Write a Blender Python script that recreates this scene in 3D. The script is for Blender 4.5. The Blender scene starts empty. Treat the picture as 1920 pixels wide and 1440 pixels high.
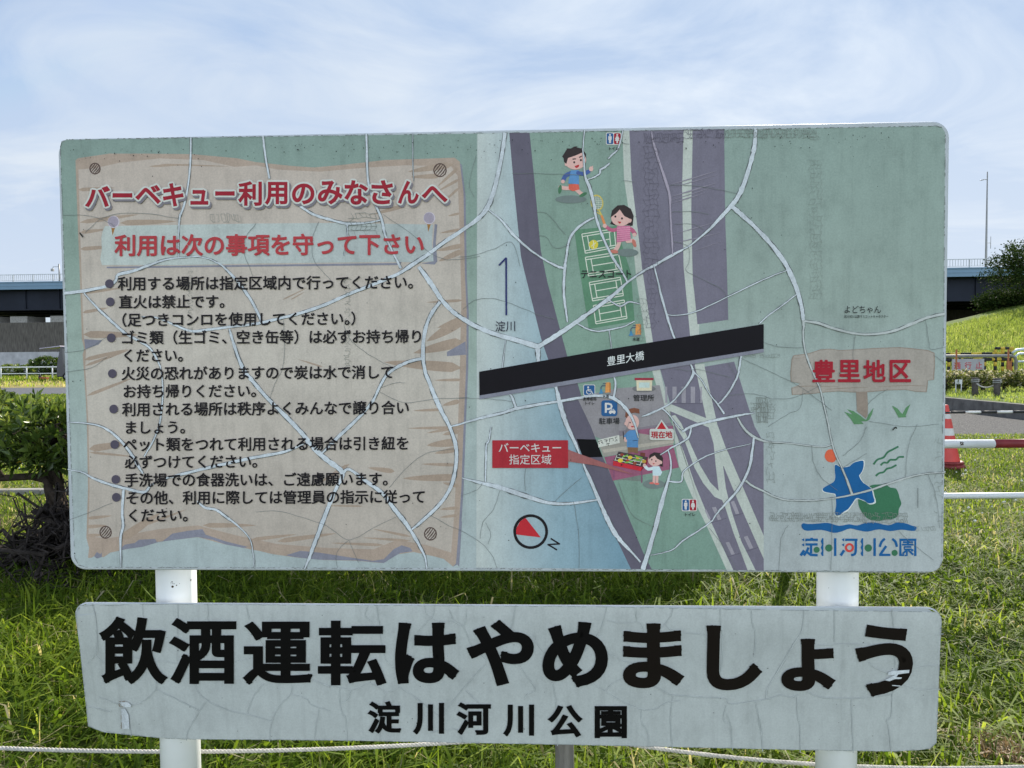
import bpy, math, random
import numpy as np
from mathutils import Matrix, Vector

S = bpy.context.scene
C = S.collection
rad = math.radians

# ---------------------------------------------------------------- camera
F, CX, CY = 1331.0, 960.0, 720.0
PITCH, ROLL, YAW = 0.03547, 0.00775, -0.03888
EYE = 1.5
c_, s_ = math.cos(PITCH), math.sin(PITCH)
FW = np.array([0, c_, -s_]); UP0 = np.array([0, s_, c_]); RT0 = np.array([1., 0, 0])
RT = math.cos(ROLL) * RT0 - math.sin(ROLL) * UP0
UP = math.sin(ROLL) * RT0 + math.cos(ROLL) * UP0
camd = bpy.data.cameras.new('camera')
camd.sensor_width = 36.0; camd.lens = F / 1920 * 36; camd.clip_start = 0.05; camd.clip_end = 4000
cam = bpy.data.objects.new('camera', camd); C.objects.link(cam)
cam.matrix_world = Matrix(((RT[0], UP[0], -FW[0], 0), (RT[1], UP[1], -FW[1], 0), (RT[2], UP[2], -FW[2], EYE), (0, 0, 0, 1)))
S.camera = cam

# ---------------------------------------------------------------- light
SUN_EL, SUN_AZ = rad(33), rad(25)            # azimuth from +Y towards +X
S.view_settings.view_transform = 'Standard'
S.view_settings.look = 'None'
S.view_settings.gamma = 1
S.view_settings.exposure = 0.75
w = bpy.data.worlds.new('World'); S.world = w; w.use_nodes = True
nt = w.node_tree; N = nt.nodes; L = nt.links
bg = N['Background']; bg.inputs['Strength'].default_value = 0.1
sky = N.new('ShaderNodeTexSky'); sky.sky_type = 'NISHITA'; sky.sun_disc = False
sky.sun_elevation = SUN_EL; sky.sun_rotation = SUN_AZ; sky.dust_density = 1.5; sky.air_density = 1.0
tc = N.new('ShaderNodeTexCoord'); sep = N.new('ShaderNodeSeparateXYZ'); L.new(tc.outputs['Generated'], sep.inputs[0])
def wm(op, a, b=None, clamp=False):
    n = N.new('ShaderNodeMath'); n.operation = op; n.use_clamp = clamp
    for i, v in enumerate((a, b)):
        if v is None: continue
        if isinstance(v, (int, float)): n.inputs[i].default_value = v
        else: L.new(v, n.inputs[i])
    return n.outputs[0]
zc = wm('MAXIMUM', sep.outputs[2], 0.0)
den = wm('ADD', zc, 0.22)
comb = N.new('ShaderNodeCombineXYZ')
L.new(wm('DIVIDE', sep.outputs[0], den), comb.inputs[0]); L.new(wm('DIVIDE', sep.outputs[1], den), comb.inputs[1])
mp = N.new('ShaderNodeMapping'); L.new(comb.outputs[0], mp.inputs[0])
mp.inputs['Rotation'].default_value = (0, 0, rad(-38)); mp.inputs['Scale'].default_value = (0.95, 1.5, 1); mp.inputs['Location'].default_value = (3.1, 1.7, 0)
nz = N.new('ShaderNodeTexNoise'); nz.inputs['Scale'].default_value = 1.25; nz.inputs['Detail'].default_value = 12; nz.inputs['Roughness'].default_value = 0.58; nz.inputs['Distortion'].default_value = 1.3
L.new(mp.outputs[0], nz.inputs['Vector'])
rp = N.new('ShaderNodeValToRGB'); rp.color_ramp.elements[0].position = 0.33; rp.color_ramp.elements[1].position = 0.66
L.new(nz.outputs['Fac'], rp.inputs[0])
hz = wm('MULTIPLY', wm('SUBTRACT', 1.0, wm('MULTIPLY', zc, 2.6), True), 0.85)
sdp = N.new('ShaderNodeVectorMath'); sdp.operation = 'DOT_PRODUCT'; sdp.inputs[1].default_value = (math.sin(SUN_AZ) * math.cos(SUN_EL), math.cos(SUN_AZ) * math.cos(SUN_EL), math.sin(SUN_EL)); L.new(tc.outputs['Generated'], sdp.inputs[0])
fac = wm('MAXIMUM', wm('MULTIPLY', rp.outputs[0], 0.98), hz)
fac = wm('ADD', fac, wm('MULTIPLY', wm('POWER', wm('MAXIMUM', sdp.outputs['Value'], 0.0), 7.0), 0.20), True)
fac = wm('MULTIPLY', fac, wm('SUBTRACT', 1.0, wm('MULTIPLY', wm('POWER', zc, 2.0), 0.6)))
mx = N.new('ShaderNodeMix'); mx.data_type = 'RGBA'
CLOUD = (4.45, 4.92, 5.5, 1)
cap = N.new('ShaderNodeVectorMath'); cap.operation = 'MINIMUM'; cap.inputs[1].default_value = (2.8, 3.65, 5.05); L.new(sky.outputs[0], cap.inputs[0])
sdir = N.new('ShaderNodeVectorMath'); sdir.operation = 'DOT_PRODUCT'; sdir.inputs[1].default_value = (math.sin(SUN_AZ) * math.cos(SUN_EL), math.cos(SUN_AZ) * math.cos(SUN_EL), math.sin(SUN_EL)); L.new(tc.outputs['Generated'], sdir.inputs[0])
glow = wm('POWER', wm('MAXIMUM', sdir.outputs['Value'], 0.0), 9.0)            # thin cloud brightens towards the sun
# added boost to the unseen sky behind the viewer, to brighten the shaded sign face
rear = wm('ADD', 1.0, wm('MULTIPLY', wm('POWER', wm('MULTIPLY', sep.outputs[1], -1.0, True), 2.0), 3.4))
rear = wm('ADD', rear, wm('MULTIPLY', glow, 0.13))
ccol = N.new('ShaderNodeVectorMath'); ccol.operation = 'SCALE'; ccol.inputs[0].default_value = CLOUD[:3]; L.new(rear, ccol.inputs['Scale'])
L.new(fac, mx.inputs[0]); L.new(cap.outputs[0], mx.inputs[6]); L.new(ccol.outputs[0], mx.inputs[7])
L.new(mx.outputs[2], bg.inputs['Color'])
sd = bpy.data.lights.new('sun', 'SUN'); sd.energy = 5.0; sd.angle = rad(0.53); sd.color = (1, 0.93, 0.82)
so = bpy.data.objects.new('sun', sd); C.objects.link(so)
sv = Vector((math.sin(SUN_AZ) * math.cos(SUN_EL), math.cos(SUN_AZ) * math.cos(SUN_EL), math.sin(SUN_EL)))
so.rotation_euler = sv.to_track_quat('Z', 'Y').to_euler(); so.location = sv * 50

# ---------------------------------------------------------------- helpers
rng = np.random.default_rng(7)
random.seed(11)

def ray(px, py):
    return FW + RT * ((px - CX) / F) - UP * ((py - CY) / F)
def at(px, py, Y):                      # the point at distance Y seen at a picture position
    d = ray(px, py); p = d * (Y / d[1]); return np.array([p[0], p[1], p[2] + EYE])
def gr(px, py, z=0.0):                  # the ground point seen there
    d = ray(px, py); t = (z - EYE) / d[2]; p = d * t; return np.array([p[0], p[1], z])

def lin(r, g, b):
    f = lambda c: (c / 12.92 if c <= .04045 else ((c + .055) / 1.055) ** 2.4)
    return (f(r / 255), f(g / 255), f(b / 255))

MATS = {}
def nodes(name):
    m = bpy.data.materials.new(name); m.use_nodes = True
    return m, m.node_tree.nodes, m.node_tree.links, m.node_tree.nodes['Principled BSDF']
def mnode(Nn, Ll, op, a, b=None, clamp=False):
    n = Nn.new('ShaderNodeMath'); n.operation = op; n.use_clamp = clamp
    for i, v in enumerate((a, b)):
        if v is None: continue
        if isinstance(v, (int, float)): n.inputs[i].default_value = v
        else: Ll.new(v, n.inputs[i])
    return n.outputs[0]
def noise(Nn, Ll, scale, detail=4, rough=.55, mapping=(1, 1, 1), coord='Object'):
    t = Nn.new('ShaderNodeTexCoord'); m = Nn.new('ShaderNodeMapping'); m.inputs['Scale'].default_value = mapping
    n = Nn.new('ShaderNodeTexNoise'); n.inputs['Scale'].default_value = scale; n.inputs['Detail'].default_value = detail; n.inputs['Roughness'].default_value = rough
    Ll.new(t.outputs[coord], m.inputs[0]); Ll.new(m.outputs[0], n.inputs['Vector'])
    return n.outputs['Fac']
def ramp(Nn, Ll, fac, stops):
    r = Nn.new('ShaderNodeValToRGB'); e = r.color_ramp.elements
    while len(e) < len(stops): e.new(0.5)
    for k, (p, c) in enumerate(stops):
        e[k].position = p; e[k].color = (*c, 1) if len(c) == 3 else c
    Ll.new(fac, r.inputs[0]); return r.outputs[0]
def mixc(Nn, Ll, fac, a, b, blend='MIX'):
    n = Nn.new('ShaderNodeMix'); n.data_type = 'RGBA'; n.blend_type = blend
    for i, v in ((0, fac), (6, a), (7, b)):
        if isinstance(v, (int, float)): n.inputs[i].default_value = v
        elif isinstance(v, tuple): n.inputs[i].default_value = (*v, 1) if len(v) == 3 else v
        else: Ll.new(v, n.inputs[i])
    return n.outputs[2]
def simple(name, col, rough=.6, var=.25, scale=6, spec=.3, bump=0, metal=0, mapping=(1, 1, 1), detail=6):
    """plain material with mottled colour"""
    if name in MATS: return MATS[name]
    m, Nn, Ll, b = nodes(name)
    f = noise(Nn, Ll, scale, detail, mapping=mapping)
    lo = tuple(c * (1 - var) for c in col); hi = tuple(min(1, c * (1 + var)) for c in col)
    Ll.new(ramp(Nn, Ll, f, [(.3, lo), (.7, hi)]), b.inputs['Base Color'])
    b.inputs['Roughness'].default_value = rough; b.inputs['Specular IOR Level'].default_value = spec; b.inputs['Metallic'].default_value = metal
    if bump:
        bn = Nn.new('ShaderNodeBump'); bn.inputs['Strength'].default_value = bump; bn.inputs['Distance'].default_value = .02
        Ll.new(noise(Nn, Ll, scale * 6, 6, mapping=mapping), bn.inputs['Height']); Ll.new(bn.outputs[0], b.inputs['Normal'])
    MATS[name] = m; return m

# printed sign colours: display colours read in open shade, turned into paint albedo
SHADE = (.50, .595, .662)
def paint_rgb(c):
    l = lin(*c); g = .2126 * l[0] + .7152 * l[1] + .0722 * l[2]; l = [v * .93 + g * .07 for v in l]; return tuple(min(.86, max(.0015, v / k)) for v, k in zip(l, SHADE))
def weather(Nn, Ll, col, amount=1.0):
    """old vinyl: blotches, run-down streaks and fine grain shared by every printed layer"""
    blot = noise(Nn, Ll, 5.5, 7, .6)
    strk = noise(Nn, Ll, 7.0, 5, .6, mapping=(7, 1, .5))
    grain = noise(Nn, Ll, 260, 2, .7)
    smud = noise(Nn, Ll, 26, 6, .68, mapping=(1, 1, .7))
    f1 = ramp(Nn, Ll, blot, [(.30, (1 - .10 * amount,) * 3), (.5, (1, 1, 1)), (.72, (1 + .06 * amount,) * 3)])
    f2 = ramp(Nn, Ll, strk, [(.30, (1 - .11 * amount,) * 3), (.46, (1, 1, 1)), (.7, (1 + .03 * amount,) * 3)])
    f3 = ramp(Nn, Ll, grain, [(.3, (1 - .10 * amount,) * 3), (.7, (1 + .06 * amount,) * 3)])
    f4 = ramp(Nn, Ll, smud, [(.30, (1 - .13 * amount,) * 3), (.5, (1, 1, 1)), (.75, (1 + .08 * amount,) * 3)])
    c = mixc(Nn, Ll, 1.0, col, f1, 'MULTIPLY'); c = mixc(Nn, Ll, 1.0, c, f4, 'MULTIPLY'); c = mixc(Nn, Ll, 1.0, c, f2, 'MULTIPLY'); return mixc(Nn, Ll, 1.0, c, f3, 'MULTIPLY')
def paint(c, amount=1.0, rough=.5):
    key = 'print_%d_%d_%d_%.1f' % (*c, amount)
    if key in MATS: return MATS[key]
    m, Nn, Ll, b = nodes(key)
    base = Nn.new('ShaderNodeRGB'); base.outputs[0].default_value = (*paint_rgb(c), 1)
    Ll.new(weather(Nn, Ll, base.outputs[0], amount), b.inputs['Base Color'])
    b.inputs['Roughness'].default_value = rough; b.inputs['Specular IOR Level'].default_value = .12
    MATS[key] = m; return m
def gradient_paint(name, axis, stops, rough=.5, amount=1.0):
    """print whose ink runs from one tint to another across the sheet (stops in metres)"""
    m, Nn, Ll, b = nodes(name)
    t = Nn.new('ShaderNodeTexCoord'); s = Nn.new('ShaderNodeSeparateXYZ'); Ll.new(t.outputs['Object'], s.inputs[0])
    mr = Nn.new('ShaderNodeMapRange'); mr.inputs[1].default_value = stops[0][0]; mr.inputs[2].default_value = stops[-1][0]
    Ll.new(s.outputs[axis], mr.inputs[0])
    a0, a1 = stops[0][0], stops[-1][0]
    col = ramp(Nn, Ll, mr.outputs[0], [((p - a0) / (a1 - a0), paint_rgb(c)) for p, c in stops])
    Ll.new(weather(Nn, Ll, col, amount), b.inputs['Base Color'])
    b.inputs['Roughness'].default_value = rough; b.inputs['Specular IOR Level'].default_value = .12
    MATS[name] = m; return m

class MB:
    """collects shapes for one mesh object"""
    def __init__(s): s.v = []; s.f = []; s.m = []; s.mats = []; s.smooth = []
    def mi(s, mat):
        if mat not in s.mats: s.mats.append(mat)
        return s.mats.index(mat)
    def add(s, vs, fs, mat, smooth=False):
        o = len(s.v); s.v += [tuple(map(float, p)) for p in vs]; k = s.mi(mat)
        for f in fs: s.f.append(tuple(i + o for i in f)); s.m.append(k); s.smooth.append(smooth)
    def box(s, lo, hi, mat, rot=None, bevel=0):
        x0, y0, z0 = lo; x1, y1, z1 = hi
        v = [(x0, y0, z0), (x1, y0, z0), (x1, y1, z0), (x0, y1, z0), (x0, y0, z1), (x1, y0, z1), (x1, y1, z1), (x0, y1, z1)]
        if rot is not None: v = [tuple(rot @ Vector(p)) for p in v]
        s.add(v, [(0, 3, 2, 1), (4, 5, 6, 7), (0, 1, 5, 4), (1, 2, 6, 5), (2, 3, 7, 6), (3, 0, 4, 7)], mat)
    def hexa(s, p, mat):       # 8 corners: bottom 4, top 4
        s.add(p, [(0, 3, 2, 1), (4, 5, 6, 7), (0, 1, 5, 4), (1, 2, 6, 5), (2, 3, 7, 6), (3, 0, 4, 7)], mat)
    def tube(s, pts, r, mat, n=10, cap=True, smooth=True):
        pts = [np.array(p, float) for p in pts]; k = len(pts)
        r = [r] * k if np.isscalar(r) else r
        vs = []; prev = None
        for i in range(k):
            t = pts[min(i + 1, k - 1)] - pts[max(i - 1, 0)]; t = t / (np.linalg.norm(t) + 1e-12)
            if prev is None:
                a = np.array([0, 0, 1.]) if abs(t[2]) < .9 else np.array([1., 0, 0])
                u = np.cross(t, a)
            else: u = prev - t * (prev @ t)
            u = u / (np.linalg.norm(u) + 1e-12); prev = u; v = np.cross(t, u)
            for j in range(n):
                q = 2 * math.pi * j / n; vs.append(pts[i] + r[i] * (math.cos(q) * u + math.sin(q) * v))
        fs = [(i * n + j, i * n + (j + 1) % n, (i + 1) * n + (j + 1) % n, (i + 1) * n + j) for i in range(k - 1) for j in range(n)]
        if cap: fs += [tuple(range(n - 1, -1, -1)), tuple((k - 1) * n + j for j in range(n))]
        s.add(vs, fs, mat, smooth)
    def lathe(s, prof, mat_of, c=(0, 0, 0), n=32):
        vs = [(c[0] + r * math.cos(2 * math.pi * j / n), c[1] + r * math.sin(2 * math.pi * j / n), c[2] + z) for r, z in prof for j in range(n)]
        o = len(s.v); s.v += vs
        for i in range(len(prof) - 1):
            k = s.mi(mat_of(i) if callable(mat_of) else mat_of)
            for j in range(n):
                s.f.append((o + i * n + j, o + i * n + (j + 1) % n, o + (i + 1) * n + (j + 1) % n, o + (i + 1) * n + j)); s.m.append(k); s.smooth.append(True)
    def build(s, name, parent=None, bevel=0):
        me = bpy.data.meshes.new(name); me.from_pydata(s.v, [], s.f); me.update()
        for m in s.mats: me.materials.append(m)
        me.polygons.foreach_set('material_index', s.m); me.polygons.foreach_set('use_smooth', s.smooth)
        ob = bpy.data.objects.new(name, me); C.objects.link(ob)
        if parent is not None: ob.parent = parent
        if bevel:
            b = ob.modifiers.new('bevel', 'BEVEL'); b.width = bevel; b.segments = 2; b.limit_method = 'ANGLE'
        return ob
def tag(o, label=None, cat=None, group=None, kind=None):
    for k, v in (('label', label), ('category', cat), ('group', group), ('kind', kind)):
        if v: o[k] = v
    return o
def empty(name, loc=(0, 0, 0), rz=0):
    o = bpy.data.objects.new(name, None); o.empty_display_size = .2; C.objects.link(o); o.location = tuple(float(x) for x in loc); o.rotation_euler = (0, 0, rz); return o
def np_mesh(name, V, Q, mat, tint=None, parent=None):
    """quads from numpy arrays, optional per-vertex tint"""
    me = bpy.data.meshes.new(name); nv, nq = len(V), len(Q)
    me.vertices.add(nv); me.vertices.foreach_set('co', V.astype(np.float32).ravel())
    me.loops.add(nq * 4); me.loops.foreach_set('vertex_index', Q.astype(np.int32).ravel())
    me.polygons.add(nq); me.polygons.foreach_set('loop_start', np.arange(0, nq * 4, 4, dtype=np.int32)); me.polygons.foreach_set('loop_total', np.full(nq, 4, dtype=np.int32))
    me.polygons.foreach_set('use_smooth', np.ones(nq, dtype=bool))
    me.update(calc_edges=True)
    if tint is not None:
        a = me.attributes.new('tint', 'FLOAT', 'POINT'); a.data.foreach_set('value', tint.astype(np.float32))
    me.materials.append(mat); o = bpy.data.objects.new(name, me); C.objects.link(o)
    if parent is not None: o.parent = parent
    return o
def leafy(name, stops, trans=.45, rough=.5, gloss=.35):
    """leaf or blade: tint attribute picks the colour, light passes through"""
    m, Nn, Ll, b = nodes(name)
    at_ = Nn.new('ShaderNodeAttribute'); at_.attribute_name = 'tint'
    col = ramp(Nn, Ll, at_.outputs['Fac'], stops)
    b.inputs['Roughness'].default_value = rough; b.inputs['Specular IOR Level'].default_value = gloss
    Ll.new(col, b.inputs['Base Color'])
    tr = Nn.new('ShaderNodeBsdfTranslucent')
    tcol = mixc(Nn, Ll, 1.0, col, (1.22, 1.16, .75), 'MULTIPLY'); Ll.new(tcol, tr.inputs[0])
    mxs = Nn.new('ShaderNodeMixShader'); mxs.inputs[0].default_value = trans
    Ll.new(b.outputs[0], mxs.inputs[1]); Ll.new(tr.outputs[0], mxs.inputs[2])
    Ll.new(mxs.outputs[0], Nn['Material Output'].inputs[0]); MATS[name] = m; return m

def blades(name, XY, Z, h, wd, mat, lean=.5, tint=None, parent=None, wind=(0, 0), down=0.0):
    """grass blades: two bent quads each"""
    n = len(XY); a = rng.uniform(0, 2 * np.pi, n); f = a + rng.normal(np.pi / 2, .5, n)
    side = np.stack([np.cos(a), np.sin(a), np.zeros(n)], 1); fw = np.stack([np.cos(f), np.sin(f), np.zeros(n)], 1) + np.array([wind[0], wind[1], 0])
    base = np.concatenate([XY, Z[:, None]], 1)
    ln = (np.abs(rng.normal(lean, lean * .6, n)))[:, None]; hh = h[:, None]; ww = wd[:, None]
    up = np.array([0, 0, 1.])
    p0 = base; p1 = base + hh * (.55 * up + fw * ln * .30); p2 = base + hh * ((1 - .45 * ln - down) * up * .95 + fw * ln * .95)
    p2[:, 2] = np.maximum(p2[:, 2], base[:, 2] + .01)
    V = np.stack([p0 - side * ww * .45, p0 + side * ww * .45, p1 - side * ww * .5, p1 + side * ww * .5, p2 - side * ww * .06, p2 + side * ww * .06], 1).reshape(-1, 3)
    k = np.arange(n)[:, None] * 6
    Q = np.concatenate([k + np.array([0, 1, 3, 2]), k + np.array([2, 3, 5, 4])], 0)
    if tint is None: tint = rng.uniform(0, 1, n)
    return np_mesh(name, V, Q, mat, np.repeat(tint, 6), parent)

def leaves(pos, direc, length, width):
    """folded leaf quads: returns verts and quads (two per leaf)"""
    n = len(pos); d = direc / (np.linalg.norm(direc, axis=1, keepdims=True) + 1e-9)
    r = rng.normal(size=(n, 3)); s = np.cross(d, r); s /= np.linalg.norm(s, axis=1, keepdims=True) + 1e-9
    nn = np.cross(s, d); l = length[:, None]; w_ = width[:, None]
    b = pos; mid = pos + d * l * .5 - nn * l * .04; tip = pos + d * l - nn * l * .12
    lft = pos + d * l * .55 + s * w_ * .5 + nn * w_ * .18; rgt = pos + d * l * .55 - s * w_ * .5 + nn * w_ * .18
    V = np.stack([b, lft, tip, mid, rgt], 1).reshape(-1, 3); k = np.arange(n)[:, None] * 5
    Q = np.concatenate([k + np.array([0, 3, 2, 1]), k + np.array([0, 4, 2, 3])], 0)
    return V, Q

# ---------------------------------------------------------------- ground, paths, slope
def ground_material(name, cols, scale=1.2, bump=.4):
    m, Nn, Ll, b = nodes(name)
    f1 = noise(Nn, Ll, scale, 8, .65); f2 = noise(Nn, Ll, scale * 14, 6, .7)
    f = mnode(Nn, Ll, 'ADD', mnode(Nn, Ll, 'MULTIPLY', f1, .6), mnode(Nn, Ll, 'MULTIPLY', f2, .4))
    Ll.new(ramp(Nn, Ll, f, [(.34 + .32 * k / (len(cols) - 1), c) for k, c in enumerate(cols)]), b.inputs['Base Color'])
    b.inputs['Roughness'].default_value = .95; b.inputs['Specular IOR Level'].default_value = .1
    bn = Nn.new('ShaderNodeBump'); bn.inputs['Strength'].default_value = bump; bn.inputs['Distance'].default_value = .05
    Ll.new(noise(Nn, Ll, scale * 30, 4), bn.inputs['Height']); Ll.new(bn.outputs[0], b.inputs['Normal'])
    return m
LAWN = ground_material('lawn_soil', [(.035, .035, .012), (.055, .075, .018), (.09, .115, .03), (.12, .11, .045)])
b_ = MB(); b_.add([(-2500, -400, 0), (2500, -400, 0), (2500, 3000, 0), (-2500, 3000, 0)], [(0, 1, 2, 3)], LAWN)
tag(b_.build('ground'), kind='structure')

ASPH = ground_material('grey_asphalt', [(.085, .085, .088), (.135, .134, .132), (.20, .196, .19)], 11, .6)
PATHM = ground_material('path_asphalt', [(.09, .095, .11), (.12, .125, .14), (.15, .155, .165)], 6, .2)
STRAW = ground_material('dry_verge', [(.20, .17, .08), (.30, .26, .13), (.16, .17, .05)], 5, .4)
KERBX = 11.9
b_ = MB(); b_.add([(2.5, 13.2, .004), (KERBX, 12.6, .004), (KERBX, 60, .004), (2.5, 60, .004)], [(0, 1, 2, 3)], ASPH)
b_.add([(KERBX + .15, 8.0, .004), (40, 8, .004), (40, 12.6, .004), (KERBX + .15, 12.6, .004)], [(0, 1, 2, 3)], ASPH)
tag(b_.build('parking_lot'), kind='structure')
b_ = MB(); b_.add([(-90, 33.5, .004), (2.4, 33.0, .004), (2.4, 41.5, .004), (-90, 43, .004)], [(0, 1, 2, 3)], PATHM); tag(b_.build('path'), kind='structure')
b_ = MB(); b_.add([(-90, 43.2, .005), (2.4, 41.7, .005), (2.4, 52, .005), (-90, 54, .005)], [(0, 1, 2, 3)], STRAW); tag(b_.build('verge'), kind='structure')

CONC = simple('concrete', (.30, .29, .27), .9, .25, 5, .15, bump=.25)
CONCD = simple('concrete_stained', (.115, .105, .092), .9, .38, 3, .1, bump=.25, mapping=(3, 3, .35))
# raised bed behind the kerb and the levee slope, one heightfield
def bank_z(X, Y):
    yc = np.minimum(Y, 55)
    rise = np.maximum(0, .30 * (X - 28.4) + .08 * (yc - 32) + .0 * X)
    z = .33 + rise * np.clip(1.25 - np.maximum(0, Y - 57) * .03, 0, 1) / 1.25 * 1.0
    z = np.minimum(z, 9.5)
    return z
BANKM = ground_material('bank_grass', [(.05, .08, .012), (.085, .13, .02), (.12, .17, .03)], .8, .6)
xs = np.linspace(KERBX + .15, 90, 80); ys = np.linspace(12.6, 84, 90)
XX, YY = np.meshgrid(xs, ys, indexing='ij'); ZZ = bank_z(XX, YY) + .03 * np.sin(XX * 1.3) * np.sin(YY * .9)
ZZ = np.where(XX < KERBX + 1, .33, ZZ)
V = np.stack([XX, YY, ZZ], -1).reshape(-1, 3); ny = len(ys)
ii, jj = np.meshgrid(np.arange(len(xs) - 1), np.arange(ny - 1), indexing='ij'); a0 = (ii * ny + jj).ravel()
tag(np_mesh('slope', V, np.stack([a0, a0 + ny, a0 + ny + 1, a0 + 1], 1), BANKM), kind='structure')
# kerb wall along the bed
KRB = simple('kerb_concrete', (.15, .145, .14), .9, .3, 5, .1, bump=.3)
b_ = MB()
for k in range(18):
    y0 = 12.75 + k * 1.6
    b_.box((KERBX, y0, -.05), (KERBX + .16, y0 + 1.585, .345), KRB)
b_.box((KERBX + .16, 12.6, -.05), (60, 12.748, .345), KRB)
tag(b_.build('kerb_wall', bevel=.012), 'low grey concrete kerb wall holding up the grassy bed', 'kerb')

# edging strip on the lawn at the left
b_ = MB()
for k in range(12):
    x0 = -9.0 + k * .605
    b_.box((x0, 8.02, -.05), (x0 + .597, 8.14, .055), CONC)
tag(b_.build('lawn_edging', bevel=.008), 'low concrete edging strip across the lawn behind the shrub trunks', 'edging')

# ---------------------------------------------------------------- grass (nobody could count it)
GSTOPS = [(0, (.030, .060, .010)), (.35, (.080, .140, .014)), (.7, (.175, .255, .026)), (.86, (.31, .39, .06)), (.90, (.36, .32, .16)), (1, (.52, .48, .30))]
GRASS = leafy('grass_blade', GSTOPS, .58, .55, .10)
def patch_noise(X, Y, s, seed):
    r = np.random.default_rng(seed); out = np.zeros_like(X)
    for k in range(5):
        a, b2, p = r.uniform(-1, 1), r.uniform(-1, 1), r.uniform(0, 6.28); out += np.sin((a * X + b2 * Y) * s * (1 + k * .6) + p)
    return out / 5
def wedge(n, y0, y1, k=.80, pad=.35):
    Y = np.sqrt(rng.uniform(y0 ** 2, y1 ** 2, n)); X = rng.uniform(-1, 1, n) * (k * Y + pad); return X, Y
def keep(m, *a): return [q[m] for q in a]
X, Y = wedge(128000, 2.0, 5.6, 1.08)
m_ = patch_noise(X, Y, 3.0, 3) + rng.normal(0, .35, len(X)) > -.55
X, Y = keep(m_, X, Y)
pn = patch_noise(X, Y, 1.8, 5)
t_ = np.clip(.54 + .26 * pn + rng.normal(0, .18, len(X)), 0, .86); t_ = np.where(rng.uniform(size=len(X)) < .04 + .05 * (pn > .2), rng.uniform(.88, 1, len(X)), t_)
h_ = rng.uniform(.045, .135, len(X)) * (1 + .45 * patch_noise(X, Y, 2.2, 9)) + .12 * (rng.uniform(size=len(X)) < .14)
right_mown = (X > .45 * Y) & (Y > 3.1)
h_ = np.where(right_mown, h_ * .62, h_)
tag(blades('long_grass', np.stack([X, Y], 1), np.zeros(len(X)), h_, np.where(rng.uniform(size=len(X)) < .30, rng.uniform(.008, .015, len(X)), rng.uniform(.0035, .008, len(X))), GRASS, 1.25, t_), 'long green grass with dry stalks behind the sign', 'grass', kind='stuff')
X, Y = wedge(160000, 5.5, 13.3, 1.08, .5)
m_ = ((np.abs(X) > .52 * Y) | (rng.uniform(size=len(X)) < .35)) & ~((np.abs(Y - 8.08) < .08) & (X < -1.6) & (X > -9.1)) & ~((X > KERBX - .05))
X, Y = keep(m_, X, Y)
pn = patch_noise(X, Y, 1.2, 15)
t_ = np.clip(.58 + .18 * pn + rng.normal(0, .14, len(X)), 0, .86); t_ = np.where(rng.uniform(size=len(X)) < .10 + .12 * (X < 0) * (Y < 8), rng.uniform(.88, 1, len(X)), t_)
tag(blades('lawn_grass', np.stack([X, Y], 1), np.zeros(len(X)), rng.uniform(.025, .075, len(X)), rng.uniform(.006, .012, len(X)), GRASS, .8, t_), 'short mown lawn grass beyond the rails and shrubs', 'grass', kind='stuff')
# left lawn between shrubs and path
X = rng.uniform(-34, -3, 60000); Y = rng.uniform(13, 33.3, 60000); m_ = (X < -.5 * Y) & (X > -.95 * Y); X, Y = keep(m_, X, Y)
tag(blades('far_lawn_grass', np.stack([X, Y], 1), np.zeros(len(X)), rng.uniform(.04, .10, len(X)), rng.uniform(.015, .03, len(X)), GRASS, .8, np.clip(rng.normal(.62, .16, len(X)), 0, .86)), 'lawn grass between the shrubs and the grey path', 'grass', kind='stuff')
X = rng.uniform(-62, -20, 14000); Y = rng.uniform(43.5, 75, 14000); m_ = (X < -.5 * Y) & (X > -.9 * Y); X, Y = keep(m_, X, Y)
tt = np.where(Y < 53, rng.uniform(.8, 1, len(X)), np.clip(rng.normal(.66, .18, len(X)), 0, .95))
tag(blades('verge_grass', np.stack([X, Y], 1), np.zeros(len(X)), rng.uniform(.1, .35, len(X)), rng.uniform(.05, .09, len(X)), GRASS, .6, tt), 'rough grass round the white railing by the path', 'grass', kind='stuff')
# slope grass
X = rng.uniform(12.3, 60, 190000); Y = rng.uniform(17, 60, 190000); m_ = (X > .55 * Y) & (X < .85 * Y + 1); X, Y = keep(m_, X, Y)
SLOPEG = leafy('slope_blade', [(0, (.14, .20, .04)), (.5, (.25, .33, .075)), (.85, (.36, .42, .13)), (1, (.46, .45, .24))], .55, .5, .3)
big = Y > 30
tag(blades('slope_grass', np.stack([X, Y], 1), bank_z(X, Y), np.where(big, rng.uniform(.25, .6, len(X)), rng.uniform(.06, .16, len(X))), np.where(big, rng.uniform(.016, .036, len(X)), rng.uniform(.012, .03, len(X))), SLOPEG, .45, np.clip(.5 + .2 * patch_noise(X, Y, .5, 4) + rng.normal(0, .2, len(X)), 0, 1)), 'bright tall grass on the levee slope', 'grass', kind='stuff')
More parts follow.
